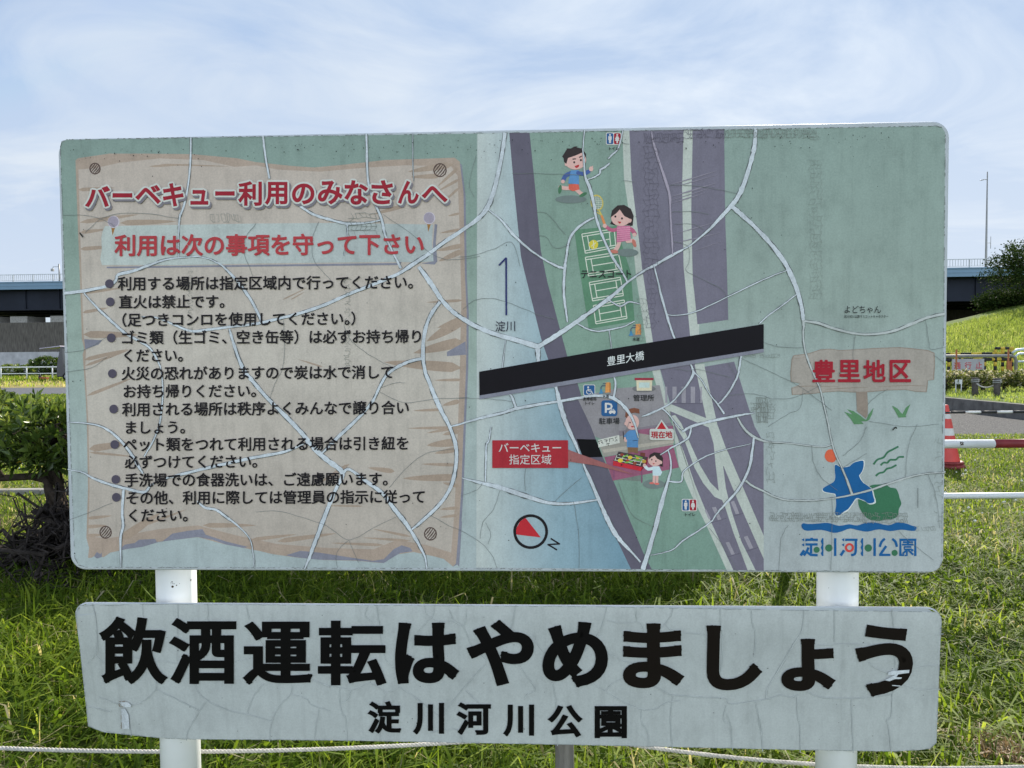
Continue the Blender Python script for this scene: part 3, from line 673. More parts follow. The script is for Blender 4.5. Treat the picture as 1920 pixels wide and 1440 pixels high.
SR = [(1180, 245), (1184, 334), (1201.7, 480), (1203.5, 500), (1224, 639.6), (1237, 691.7), (1250, 750), (1260, 790), (1267, 811), (1281.7, 846), (1302.5, 906.7), (1323, 956.7), (1375, 1069)]
mp_.poly([(895, 251), (954.8, 249)] + BL[1:] + [(893, 1064)], RIV)
mp_.poly(BRt + SL[::-1], GRN)
mp_.poly(BL + BRt[::-1], PUR2)
mp_.poly(SL + SR[::-1], STRIP)
mp_.poly(SR[:6] + [(1301.5, 680), (1294, 629), (1281.7, 500), (1279, 355), (1281.7, 243)], PUR)
mp_.poly([(1281.7, 243), (1279, 355), (1281.7, 500), (1294, 629), (1310, 660), (1311, 610), (1299, 530), (1296, 396.7), (1299, 243)], STRIP)
mp_.poly([(1299, 243), (1296, 396.7), (1299, 521), (1307.7, 608), (1365.6, 599.6), (1363, 500), (1360, 417.5), (1357.7, 242)], PUR)
mp_.poly([(1236, 686), (1301.5, 674), (1324, 784), (1256.7, 757)], PUR)
mp_.poly([(1256.7, 771), (1330, 800), (1340, 796), (1321, 687.5), (1376.5, 678), (1415, 800), (1431.7, 829.6), (1432, 1070), (1375, 1069), (1323, 956.7), (1302.5, 906.7), (1281.7, 846), (1267, 811)], PUR)
mp_.poly([(1302.5, 684), (1321, 682), (1321, 687.5), (1345, 796), (1361, 840), (1365, 848), (1432, 1004.6), (1432, 1048), (1386, 944), (1356.7, 874), (1355.6, 873), (1361, 915), (1371, 956.7), (1390, 1015), (1417, 1069.5), (1402, 1069.5), (1375, 998), (1361, 954.6), (1348, 923), (1342, 873), (1338, 831.7), (1328.5, 800), (1324, 784)], STRIP)
mp_.poly([(1246, 756), (1257, 757.5), (1326, 785), (1330, 802), (1257, 771), (1250, 770)], STRIP)
mp_.poly([(1258, 780), (1266, 778), (1277.5, 794), (1298, 840), (1313, 873), (1331.7, 904.6), (1350, 923), (1354.6, 938), (1340, 931.7), (1319, 906.7), (1302.5, 877.5), (1284, 827.5), (1265, 796)], STRIP)
CWK = paint((128, 132, 146)); o4 = (1140, 500)
for x0, x1 in ((515, 533), (580, 617), (663, 700), (745, 783), (832, 845)): mp_.poly(K(o4, 4.8, [(x0, 1080), (x1, 1080), (x1, 1226), (x0, 1226)]), CWK)
mp_.line(K(o4, 4.8, [(590, 1232), (850, 1232)]), 1.4, PUR2)
o5 = (1140, 790)
for q in ([(935, 775), (970, 770), (1022, 885), (990, 890)], [(1105, 725), (1135, 715), (1182, 830), (1150, 835)], [(1058, 1090), (1090, 1085), (1142, 1195), (1110, 1200)], [(1222, 1040), (1255, 1030), (1307, 1140), (1275, 1150)], [(870, 800), (885, 795), (925, 880), (905, 880)], [(1018, 755), (1030, 750), (1045, 790), (1035, 795)]): mp_.poly(K(o5, 4.8, q), CWK)
for q in ([(925, 915), (1065, 872)], [(1130, 852), (1220, 826)], [(1075, 1222), (1185, 1188)], [(1250, 1168), (1352, 1134)]): mp_.line(K(o5, 4.8, q), 1.3, PUR2, caps=False)
mp_.poly([(1082, 745), (1158, 728), (1237, 722), (1247, 765), (1262, 802), (1130, 824), (1115, 818), (1108, 800)], paint((119, 123, 131)))
mp_.poly([(1160, 808), (1258, 792), (1262, 800), (1160, 818)], paint((108, 108, 120)))
mp_.poly([(1195, 806), (1262, 798), (1264, 826), (1200, 836)], paint((124, 80, 106)))
mp_.poly([(1121, 826), (1195, 812), (1263, 822), (1262, 834), (1131, 856)], paint((127, 131, 128)))
mp_.poly([(1130, 843), (1262, 824), (1264, 830), (1132, 849)], paint((146, 149, 143)))
mp_.poly([(1133, 857), (1262, 834), (1273, 876.5), (1223, 887), (1149, 901.5)], paint((124, 78, 104)))
mp_.poly([(1150, 901), (1205, 890), (1205, 903), (1172, 900)], paint((96, 112, 110)))
mp_.poly([(1081, 823), (1117, 824), (1130, 856.7), (1093, 858)], paint((10, 10, 14), .3))
mp_.build('park_map', UP_P)
tcn = Flat(.0010); TG = paint((74, 118, 97)); TW = paint((172, 186, 180), .6)
tcn.poly([(1077, 431), (1151.7, 424), (1158, 420), (1165, 455), (1183, 512.5), (1190, 602), (1104, 616.7), (1086, 500)], TG)
for q in (K((860, 230), 4.8, [(1108, 1003), (1400, 955), (1415, 1122), (1140, 1175)]), K((860, 230), 4.8, [(1140, 1212), (1435, 1165), (1472, 1330), (1168, 1380)]), K((860, 500), 4.8, [(1175, 142), (1455, 95), (1482, 260), (1205, 308)]), K((860, 500), 4.8, [(1212, 350), (1490, 300), (1515, 465), (1235, 515)])):
    P = np.array(q); bl = lambda a, b2: tuple((P[0] * (1 - a) + P[1] * a) * (1 - b2) + (P[3] * (1 - a) + P[2] * a) * b2)
    for a, b2 in (((0, 0), (1, 0)), ((1, 0), (1, 1)), ((1, 1), (0, 1)), ((0, 1), (0, 0)), ((0, .13), (1, .13)), ((0, .88), (1, .88)), ((.16, .13), (.16, .88)), ((.84, .13), (.84, .88)), ((.16, .5), (.84, .5))):
        tcn.line([bl(*a), bl(*b2)], 1.7, TW, caps=False)
tcn.ell(1113, 458.5, 8.6, 8.6, paint((172, 168, 44), .5)); tcn.ring(1105, 455, 8.5, 7.3, TW, a0=-30, a1=60); tcn.ring(1121, 462, 8.5, 7.3, TW, a0=150, a1=240)
tcn.build('tennis_court_drawing', UP_P)
bb = Flat(.0029); BLK = paint((16, 15, 21), .4)
bb.poly([(899, 740), (1432, 652), (1432, 660.5), (899, 749)], GREYSH); bb.poly([(898.5, 697), (1140, 655), (1432, 607.5), (1432, 654), (1140, 701), (899, 741.7)], BLK)
bb.h += .00035
bb.text('豊里大橋', 1137.5, 678, 1208, 666, 17, paint((186, 192, 196), .4), (.006, .006)); bb.build('bridge_mark', UP_P)
ar = Flat(.0029); NAVY = paint((34, 42, 92), .4); ar.line([(949, 483), (949.3, 591)], 3.2, NAVY, caps=False); ar.line([(949, 483.5), (935.5, 497.5)], 3.2, NAVY, caps=False); ar.text('淀川', 928, 612, 968, 611, 19, paint((30, 30, 50), .4), (.002, .002)); ar.build('river_arrow', UP_P)
pl = Flat(.0029); SM = paint((36, 40, 44), .4)
pl.text('テニスコート', 1088, 513.8, 1186, 513.2, 16, SM, (.012, .012)); pl.text('トイレ', 1140, 278.5, 1161, 278, 6.5, SM, (.02, .02)); pl.text('トイレ', 1282.5, 965, 1304, 964.5, 6.5, SM, (.02, .02)); pl.text('管理所', 1187, 746, 1227, 745.5, 11.5, SM, (.012, .012)); pl.text('駐車場', 1123, 789.5, 1162, 789, 11.5, SM, (.012, .012)); pl.text('身障者用', 1093, 748, 1118.5, 747.5, 6.5, SM, (.018, .018)); pl.text('トイレ', 1095.5, 756, 1115, 755.8, 6, SM, (.018, .018)); pl.text('水道', 1186, 636, 1199.5, 635.8, 6.5, SM, (.02, .02)); pl.text('水道', 1129.5, 743.2, 1142, 743, 6.2, SM, (.02, .02))
pl.text('よどちゃん', 1582, 580, 1652.5, 580, 14.5, INK, (.0, .0)); pl.text('淀川河川公園マスコットキャラクター', 1582.5, 593.5, 1666, 593.3, 5.5, INK, (.004, .004))
pl.build('place_lettering', UP_P)
# red callout
rc = Flat(.0029); WH = paint((166, 174, 178), .5)
rc.poly([(1063, 842), (1092, 853), (1128, 866), (1188, 890), (1118, 873), (1063, 865)], paint((128, 84, 86)))
rc.poly([(923, 825.5), (1065, 825.5), (1065.5, 877.5), (923, 877.5)], paint((140, 36, 48), .7)); rc.h += .0004
rc.text('バーベキュー', 934, 839.5, 1054, 839.5, 17, WH, (.012, .012)); rc.text('指定区域', 954, 861.5, 1034.5, 861.5, 18, WH, (.004, .004)); rc.build('red_callout', UP_P)
hr = Flat(.0029); hr.poly([(1240.5, 786.5), (1255, 806), (1227, 806)], RIM); hr.rrect(1218, 804, 1263.5, 825, 3.5, RIM); hr.poly([(1240.5, 790.5), (1249.3, 804.5), (1231.6, 804.5)], paint((150, 34, 42), .4)); hr.h += .0003; hr.text('現在地', 1220.5, 815.3, 1261, 814.8, 12.4, paint((140, 26, 38), .4), (.028, .028)); hr.build('current_place_mark', UP_P)
# compass
cpz = Flat(.0012); cpz.poly([(985, 970.5), (1014, 1007.7), (966.5, 1002), (968.5, 990), (975, 978)], paint((158, 34, 46), .5)); cpz.ring(995, 996.8, 32.6, 27.4, INK)
for a, b2 in (((1033.5, 1010.2), (1049, 1019.8)), ((1049, 1019.8), (1027.5, 1021)), ((1027.5, 1021), (1043.5, 1030.6))): cpz.line([a, b2], 2.9, INK)
cpz.build('compass_mark', UP_P)
# little pictograms
PB = paint((30, 78, 128), .5); PR = paint((130, 32, 48), .5); PW = paint((168, 176, 180), .4)
def toilet(x, y):
    f = Flat(.0014, mod=300); f.rrect(x - 14.5, y - 11.5, x + 14.5, y + 11.5, 3, PW); f.rrect(x - 13, y - 10.2, x - .6, y + 10.2, 2.4, PB); f.rrect(x + .6, y - 10.2, x + 13, y + 10.2, 2.4, PR)
    f.ell(x - 6.8, y - 7, 1.7, 1.7, PW); f.poly([(x - 9.8, y - 4.6), (x - 3.8, y - 4.6), (x - 3.6, y + 2), (x - 4.6, y + 2), (x - 4.9, y + 8.3), (x - 6.6, y + 8.3), (x - 6.8, y + 3), (x - 7, y + 8.3), (x - 8.7, y + 8.3), (x - 9, y + 2), (x - 10, y + 2)], PW)
    f.ell(x + 6.8, y - 7, 1.7, 1.7, PW); f.poly([(x + 5, y - 4.6), (x + 8.6, y - 4.6), (x + 11, y + .8), (x + 9.6, y + 1.2), (x + 11.2, y + 4), (x + 8.3, y + 4), (x + 8.2, y + 8.3), (x + 5.4, y + 8.3), (x + 5.3, y + 4), (x + 2.4, y + 4), (x + 4, y + 1.2), (x + 2.6, y + .8)], PW)
    f.build('toilet_icon', UP_P)
toilet(1150.5, 260); toilet(1292.5, 947)
f = Flat(.0014, mod=300); f.rrect(1127.5, 750.5, 1157.5, 780.5, 5, PB)
f.line([(1136, 774), (1136, 757)], 3.8, PW, caps=False); f.line([(1134.2, 757), (1141, 757), (1145.6, 758.6), (1147, 762), (1145.6, 765.4), (1141, 767), (1135, 767)], 3.6, PW, caps=False)
f.poly([(1141.5, 774.5), (1142.2, 770.5), (1144.5, 769.8), (1146.2, 766.8), (1150.8, 766.8), (1152.4, 769.8), (1154, 770.6), (1154.2, 774.5)], PW); f.ell(1144.5, 774.6, 1.6, 1.6, PW); f.ell(1151.5, 774.6, 1.6, 1.6, PW); f.poly([(1145.6, 769.6), (1146.8, 767.8), (1150.2, 767.8), (1151.3, 769.6)], PB); f.build('parking_icon', UP_P)
f = Flat(.0014, mod=300); f.rrect(1093.6, 721, 1116, 742, 3, PW); f.rrect(1094.8, 722.2, 1114.8, 740.8, 2.4, PB); f.ell(1102.8, 726, 1.7, 1.7, PW); f.line([(1102.6, 728.5), (1103.4, 733), (1109, 733.3), (1111, 738.3), (1112.6, 737.8)], 1.7, PW, caps=False); f.line([(1103, 730.4), (1107.5, 730.6)], 1.4, PW); f.ring(1104.2, 734.6, 5, 3.7, PW, a0=20, a1=245); f.build('wheelchair_icon', UP_P)
for o in ((1191.5, 619, 1.0), (1135, 728, .95)):
    f = Flat(.0014, mod=300); x, y, k = o; T_ = lambda pts: [(x + a * k, y + b2 * k) for a, b2 in pts]
    f.ell(x - 1, y + 10 * k, 12 * k, 3 * k, paint((98, 112, 116))); f.poly(T_([(0, -11), (8, -12), (8, 8), (0, 9)]), paint((178, 128, 70))); f.poly(T_([(8, -12), (10.5, -10), (10.5, 9), (8, 8)]), paint((150, 100, 56)))
    f.line(T_([(0, -5), (-6, -5), (-8.5, -2), (-8.5, 2)]), 2.2, paint((66, 86, 104))); f.line(T_([(-4, -9), (1, -9)]), 1.8, paint((66, 86, 104))); f.poly(T_([(-10, 2), (-7, 2), (-5.5, 7), (-3.5, 10), (-9, 11), (-13, 10), (-10.5, 7)]), paint((52, 116, 160))); f.build('tap_icon', UP_P)
f = Flat(.0014, mod=300); f.ell(1207.5, 729, 22, 6.5, paint((92, 98, 104))); f.poly([(1193, 713), (1223, 713), (1222, 732.5), (1194, 732.5)], paint((172, 174, 154))); f.poly([(1198, 717), (1218, 717), (1218, 727), (1198, 727)], paint((150, 176, 178))); f.poly([(1190, 708.5), (1225.5, 708.5), (1225.5, 713), (1190, 713)], paint((128, 44, 60))); f.build('office_icon', UP_P)

# picture children and man (plain clip-art figures)
SK = paint((186, 150, 148), .5); HAIR = paint((44, 40, 42), .4); EYE_ = paint((34, 28, 30), .3); MOU = paint((150, 44, 50), .4); SHD = paint((92, 110, 112), .6)
def fig(o, sc):
    f = Flat(.0014, mod=300); return f, (lambda pts: K(o, sc, pts))
f, T_ = fig((860, 230), 4.8)
E_ = lambda x, y, rx, ry, m, r=0: f.ell(*T_([(x, y)])[0], rx / 4.8, ry / 4.8, m, r)
L_ = lambda pts, wd, m, sm=3: f.line(T_(pts), wd / 4.8, m, sm)
E_(1010, 690, 140, 36, SHD); L_([(1000, 590), (960, 590), (915, 580)], 34, SK); E_(912, 600, 16, 40, paint((58, 104, 78)), 8); L_([(1050, 595), (1080, 620), (1110, 645)], 34, SK); E_(1120, 648, 38, 15, paint((58, 104, 78)), -28)
f.poly(T_([(990, 555), (1078, 550), (1088, 600), (1030, 617), (990, 600)]), paint((176, 84, 72))); L_([(1020, 450), (965, 475), (943, 515)], 38, paint((58, 84, 142))); E_(938, 530, 17, 17, SK)
f.poly(T_([(1010, 430), (1080, 425), (1084, 556), (985, 546)]), paint((72, 122, 172))); L_([(1075, 452), (1125, 460), (1168, 440)], 36, paint((58, 84, 142))); E_(1192, 416, 20, 22, SK); L_([(1195, 410), (1206, 392)], 9, SK)
E_(1050, 340, 98, 82, SK); E_(968, 372, 14, 18, SK)
f.poly(T_([(932, 305), (958, 262), (975, 235), (968, 232), (1010, 232), (1040, 215), (1072, 212), (1060, 222), (1110, 232), (1145, 280), (1148, 322), (1120, 262), (1085, 282), (1040, 300), (985, 318), (968, 372), (948, 350), (945, 320)]), HAIR)
for x, y in ((1040, 357), (1100, 337)): E_(x, y, 9, 10, EYE_)
L_([(1028, 328), (1052, 326)], 10, HAIR, 0); L_([(1088, 312), (1106, 302)], 10, HAIR, 0); f.poly(T_([(1042, 392), (1085, 376), (1080, 398), (1064, 409), (1050, 404)]), MOU); f.build('running_boy_picture', UP_P)
f, T_ = fig((860, 230), 4.8)
E_(1520, 1170, 98, 36, SHD)
for q in range(-3, 4): L_([(1245 + q * 14, 720 - 62 * math.sqrt(max(0, 1 - (q / 3.8) ** 2))), (1245 + q * 14, 720 + 62 * math.sqrt(max(0, 1 - (q / 3.8) ** 2)))], 3, TW, 0); L_([(1245 - 48 * math.sqrt(max(0, 1 - (q / 3.8) ** 2)), 720 + q * 17), (1245 + 48 * math.sqrt(max(0, 1 - (q / 3.8) ** 2)), 720 + q * 17)], 3, TW, 0)
f.ring(*T_([(1245, 720)])[0], 57 / 4.8, 47 / 4.8, paint((164, 158, 78)), 1.28, -12); L_([(1262, 785), (1275, 812), (1290, 842)], 14, paint((164, 158, 78))); L_([(1230, 795), (1280, 830)], 9, paint((164, 158, 78)), 0); L_([(1288, 843), (1312, 908)], 22, paint((176, 118, 70)), 0)
L_([(1445, 1080), (1430, 1120), (1408, 1150)], 36, SK); E_(1398, 1160, 38, 17, paint((160, 102, 92)), 8); L_([(1520, 1065), (1560, 1062), (1578, 1070)], 36, SK); E_(1580, 1085, 16, 38, paint((160, 102, 92)), -20)
PK = paint((164, 98, 132)); PK2 = paint((150, 82, 112)); L_([(1440, 955), (1380, 968), (1328, 938)], 32, PK2); E_(1315, 928, 19, 19, SK); L_([(1535, 950), (1565, 970), (1585, 1000)], 36, PK2); E_(1582, 1008, 17, 17, SK)
f.poly(T_([(1425, 930), (1540, 928), (1548, 1058), (1420, 1078)]), PK)
for k in range(7): L_([(1424, 950 + 19 * k), (1545, 944 + 18 * k)], 5, paint((184, 132, 158)), 0)
f.poly(T_([(1368, 850), (1380, 790), (1430, 745), (1490, 740), (1550, 775), (1575, 840), (1565, 930), (1520, 922), (1400, 922), (1364, 910), (1380, 880)]), HAIR); E_(1460, 855, 88, 76, SK); E_(1540, 880, 16, 20, SK)
f.poly(T_([(1372, 850), (1385, 790), (1430, 748), (1490, 742), (1550, 780), (1568, 850), (1545, 868), (1490, 840), (1450, 782), (1420, 815)]), HAIR)
for x, y in ((1410, 845), (1470, 862)): E_(x, y, 9, 10, EYE_)
f.poly(T_([(1430, 888), (1464, 892), (1458, 905), (1445, 909)]), MOU); f.build('racket_girl_picture', UP_P)
f, T_ = fig((860, 790), 4.8)
f.poly(T_([(1253, 168), (1445, 122), (1450, 195), (1258, 236)]), paint((170, 182, 180)))
for q in ([(1258, 175), (1268, 205)], [(1262, 180), (1290, 172), (1292, 190)], [(1280, 185), (1300, 200)], [(1310, 165), (1335, 160), (1330, 190)], [(1315, 178), (1340, 172)], [(1355, 155), (1360, 185)], [(1355, 160), (1390, 152), (1390, 178)], [(1405, 145), (1425, 140)], [(1410, 155), (1428, 172), (1405, 178)], [(1325, 205), (1360, 197)], [(1342, 195), (1348, 220)]): L_(q, 5, INK, 0)
L_([(1612, 120), (1606, 160), (1600, 200)], 24, paint((66, 118, 168))); f.poly(T_([(1520, 232), (1612, 232), (1614, 290), (1560, 278), (1525, 285)]), paint((110, 88, 66))); L_([(1528, 112), (1508, 130), (1500, 150)], 34, paint((66, 118, 168))); L_([(1496, 150), (1500, 178), (1525, 165)], 18, SK); f.poly(T_([(1515, 95), (1545, 80), (1590, 80), (1610, 100), (1616, 236), (1514, 232)]), paint((70, 122, 172))); L_([(1565, 175), (1610, 172)], 4, INK, 0)
E_(1562, 8, 62, 68, SK); E_(1502, 20, 12, 15, SK)
f.poly(T_([(1498, -40), (1503, -85), (1530, -110), (1580, -122), (1625, -112), (1628, -70), (1585, -78), (1530, -68), (1515, -30)]), paint((104, 68, 54)))
for x, y in ((1543, 12), (1586, 12)): E_(x, y, 6, 7, EYE_)
f.poly(T_([(1548, 42), (1578, 42), (1572, 54), (1558, 54)]), MOU); L_([(1480, 90), (1486, 160)], 6, INK, 0); f.build('cooking_man_picture', UP_P)
f, T_ = fig((860, 790), 4.8)
for a in ((1398, 440, 1398, 510), (1648, 450, 1648, 550)): L_([(a[0], a[1]), (a[2], a[3])], 10, paint((110, 72, 104)), 0)
f.poly(T_([(1635, 280), (1680, 285), (1676, 320), (1635, 315)]), paint((96, 56, 50)))
f.poly(T_([(1440, 272), (1702, 322), (1650, 412), (1392, 356)]), paint((60, 56, 60))); f.poly(T_([(1392, 356), (1650, 412), (1640, 448), (1388, 396)]), paint((164, 36, 52))); f.poly(T_([(1702, 322), (1696, 382), (1640, 448), (1650, 412)]), paint((112, 28, 44)))
for k in range(5): t = k / 4; L_([(1425 + 225 * t, 305 + 45 * t), (1405 + 225 * t, 352 + 45 * t)], 5, TW, 0)
for k in range(3): t = k / 2; L_([(1440 - 30 * t, 300 + 48 * t), (1668 - 30 * t, 345 + 48 * t)], 5, TW, 0)
for x, y, r, c in ((1455, 352, 24, (178, 168, 40)), (1543, 325, 21, (178, 164, 40)), (1612, 328, 16, (176, 150, 50)), (1668, 360, 20, (150, 130, 50)), (1470, 300, 16, (120, 56, 44)), (1585, 378, 18, (120, 62, 48)), (1520, 352, 15, (140, 60, 50))): E_(x, y, r, r * .75, paint(c, .4))
for q in ([(1480, 320), (1520, 305)], [(1575, 345), (1640, 352)], [(1500, 370), (1560, 362)], [(1590, 310), (1650, 330)]): L_(q, 12, paint((96, 150, 60), .4), 0)
f.build('grill_picture', UP_P)
f, T_ = fig((860, 790), 4.8)
E_(1757, 566, 98, 42, SHD); L_([(1760, 490), (1756, 550)], 24, SK, 0); L_([(1786, 490), (1784, 550)], 24, SK, 0); E_(1738, 556, 22, 9, paint((178, 92, 88))); E_(1784, 562, 22, 9, paint((178, 92, 88)))
LB = paint((162, 192, 208), .4); L_([(1755, 420), (1705, 430), (1672, 398)], 28, LB); E_(1672, 394, 14, 14, SK); f.poly(T_([(1745, 405), (1805, 405), (1832, 460), (1815, 490), (1745, 488)]), LB)
for k in range(4): L_([(1748, 420 + 18 * k), (1815 + 3 * k, 420 + 18 * k)], 4, paint((130, 168, 190)), 0)
f.poly(T_([(1708, 340), (1720, 300), (1760, 278), (1810, 285), (1840, 330), (1836, 410), (1800, 395), (1720, 390)]), HAIR); E_(1766, 350, 62, 54, SK); E_(1822, 370, 10, 14, SK); f.poly(T_([(1708, 345), (1720, 300), (1762, 280), (1810, 288), (1838, 335), (1828, 358), (1785, 335), (1765, 308), (1735, 322)]), HAIR)
for x, y in ((1738, 345), (1775, 358)): E_(x, y, 6, 7, EYE_)
f.poly(T_([(1744, 375), (1766, 378), (1755, 390)]), MOU); f.build('grill_girl_picture', UP_P)

# district plate and emblem
dp = Flat(.0010); o6 = (1440, 500); BRP = paint((133, 135, 132)); BRE = paint((120, 116, 110))
PLT = [(212, 835), (228, 798), (370, 778), (470, 745), (550, 738), (650, 750), (760, 745), (960, 732), (1180, 724), (1260, 730), (1440, 750), (1500, 775), (1503, 880), (1495, 1018), (1440, 1025), (1436, 1080), (1428, 1130), (1330, 1125), (1240, 1108), (1100, 1112), (900, 1130), (760, 1132), (640, 1122), (520, 1130), (400, 1145), (215, 1155), (210, 1090), (262, 1072), (290, 1052), (205, 1035), (200, 960)]
dp.poly(K(o6, 4.8, [(792, 1120), (893, 1120), (900, 1240), (897, 1340), (880, 1365), (800, 1300)]), BRE)
dp.poly(K(o6, 4.8, PLT), BRE); c0 = np.mean(PLT, 0)
dp.poly(K(o6, 4.8, [(c0[0] + (x - c0[0]) * .985, c0[1] + (y - c0[1]) * .965) for x, y in PLT]), BRP)
for q in ([(220, 832), (330, 818)], [(225, 1092), (330, 1075), (640, 1080)], [(520, 1105), (660, 1095), (900, 1085)], [(1000, 1080), (1250, 1070), (1420, 1075)], [(880, 1150), (885, 1330)]): dp.line(K(o6, 4.8, q), [.6] + [1.6] * (len(q) - 2) + [.6], BRE, 3, caps=False)
GB = paint((72, 120, 86)); o7 = (1440, 500)
dp.poly(K(o7, 4.8, [(685, 1305), (760, 1330), (745, 1315), (710, 1282), (770, 1300), (830, 1340), (870, 1372), (885, 1380), (905, 1330), (950, 1270), (935, 1330), (912, 1378), (885, 1392), (840, 1392), (862, 1416), (775, 1418), (745, 1370)]), GB); dp.poly(K(o7, 4.8, [(1115, 1250), (1165, 1275), (1195, 1312), (1210, 1325), (1240, 1270), (1283, 1235), (1260, 1290), (1240, 1340), (1245, 1355), (1175, 1358), (1150, 1310)]), GB)
dp.build('district_plate', UP_P)
dl = Flat(.0029); DR = paint((132, 26, 42), .6)
for ch, x0, x1 in (('豊', 400, 605), ('里', 630, 833), ('地', 858, 1058), ('区', 1095, 1288)): dl.fit(ch, *K(o6, 4.8, [(x0, 838)])[0], *K(o6, 4.8, [(x1, 1040)])[0], DR, (.027, .027), True)
dl.build('district_lettering', UP_P)
em = Flat(.0010); o8 = (1440, 790); EB = paint((12, 80, 136), .6); EG = paint((44, 98, 74), .7)
em.poly(K(o8, 4.8, [(920, 580), (990, 568), (1060, 570), (1100, 595), (1150, 605), (1175, 650), (1185, 690), (1200, 740), (1178, 790), (1168, 850), (1120, 880), (1060, 885), (1000, 897), (920, 885), (870, 850), (825, 780), (812, 715), (830, 650)]), EG, 4)
STAR = [(605, 390), (640, 405), (665, 415), (730, 405), (760, 380), (790, 365), (850, 353), (862, 378), (855, 430), (835, 470), (820, 492), (850, 545), (890, 575), (930, 608), (945, 665), (957, 724), (905, 738), (870, 715), (845, 705), (795, 692), (755, 745), (720, 790), (680, 815), (640, 846), (605, 838), (606, 800), (612, 760), (610, 700), (606, 655), (560, 645), (505, 632), (493, 605), (540, 575), (590, 545), (605, 500), (600, 440)]
ST2 = K(o8, 4.8, STAR); cc = np.mean(ST2, 0)
em.poly([tuple(cc + (np.array(p) - cc) * 1.045 + np.array([.6, .8])) for p in ST2], paint((168, 186, 190)), 3); em.poly(ST2, EB, 3)
em.poly(K(o8, 4.8, [(565, 252), (605, 270), (618, 315), (600, 362), (565, 368), (530, 355), (510, 312), (530, 265)]), paint((176, 84, 58), .6), 3)
for q in ([(950, 388), (985, 345), (1040, 325), (1075, 280), (1120, 255), (1175, 226)], [(1014, 396), (1040, 372), (1075, 372), (1100, 347), (1150, 345), (1178, 322), (1223, 320)], [(970, 492), (1000, 467), (1040, 457), (1070, 427), (1110, 417), (1157, 392)]): em.line(K(o8, 4.8, q), 3.4, EG, 4, caps=False)
em.poly(K(o8, 4.8, [(300, 935), (320, 917), (360, 924), (450, 920), (540, 914), (640, 940), (730, 926), (800, 937), (880, 914), (960, 910), (1080, 935), (1160, 910), (1230, 916), (1300, 940), (1335, 950), (1330, 980), (1290, 986), (1200, 975), (1100, 988), (1000, 972), (900, 992), (830, 985), (740, 965), (660, 992), (590, 1003), (480, 977), (360, 985), (315, 970)]), EB, 3)
em.build('park_emblem', UP_P)
el = Flat(.0010)
def q_(pts, wd=4.6, m=EB, sm=0): el.line(K(o8, 4.8, pts), wd, m, sm, caps=False)
def radical(x):
    for y in (1066, 1112): el.poly(K(o8, 4.8, [(x, y), (x + 24, y - 15), (x + 24, y + 15)]), EB)
    q_([(x - 8, 1208), (x + 24, 1160)], 5)
radical(302); q_([(345, 1080), (345, 1066), (440, 1066), (440, 1080)], 4.6); q_([(336, 1066), (449, 1066)], 4.4); q_([(393, 1048), (393, 1066)], 5); q_([(338, 1108), (447, 1108)], 4.4); q_([(388, 1108), (388, 1190)], 4.4); q_([(365, 1135), (350, 1170), (322, 1208)], 4.6); q_([(355, 1180), (385, 1202), (447, 1205)], 4.6); el.ell(*K(o8, 4.8, [(438, 1156)])[0], 5.7, 5.7, EG)
def wavy(x): el.poly(K(o8, 4.8, [(x, 1052), (x + 12, 1052), (x + 12, 1212), (x, 1212), (x - 12, 1190), (x, 1165), (x - 12, 1135), (x, 1108), (x - 12, 1080)]), EB)
wavy(487); el.ell(*K(o8, 4.8, [(548, 1140)])[0], 6.9, 6.9, EG); q_([(605, 1052), (605, 1212)], 4.6)
radical(662); q_([(695, 1066), (806, 1066)], 4.4); q_([(790, 1066), (790, 1160), (780, 1195), (748, 1204)], 4.6, EB, 3); el.ring(*K(o8, 4.8, [(733, 1137)])[0], 8.6, 4.4, paint((168, 60, 58), .5))
wavy(845); el.ell(*K(o8, 4.8, [(903, 1140)])[0], 6.9, 6.9, EG); q_([(960, 1052), (960, 1212)], 4.6)
q_([(1052, 1056), (1022, 1085), (1006, 1130)], 4.6, EB, 4); q_([(1118, 1058), (1148, 1085), (1160, 1130)], 4.6, EB, 4); q_([(1064, 1122), (1010, 1200)], 4.6); q_([(1000, 1202), (1102, 1202)], 4.4); el.ell(*K(o8, 4.8, [(1140, 1184)])[0], 5.7, 5.7, EG)
q_([(1192, 1212), (1192, 1066), (1326, 1066), (1326, 1212)], 4.4); q_([(1183, 1066), (1336, 1066)], 4.4); q_([(1192, 1204), (1225, 1204)], 3.4); q_([(1215, 1088), (1305, 1088)], 3.4); q_([(1260, 1070), (1260, 1112)], 3.4); q_([(1208, 1110), (1308, 1110)], 3.4); q_([(1228, 1130), (1288, 1130), (1288, 1152), (1228, 1152), (1228, 1128)], 3.2); q_([(1256, 1152), (1212, 1192)], 3.4); q_([(1250, 1168), (1250, 1208), (1230, 1206)], 3.4); q_([(1262, 1160), (1308, 1200)], 3.6); el.ell(*K(o8, 4.8, [(1298, 1160)])[0], 2.6, 2.6, EB)
el.build('emblem_lettering', UP_P)

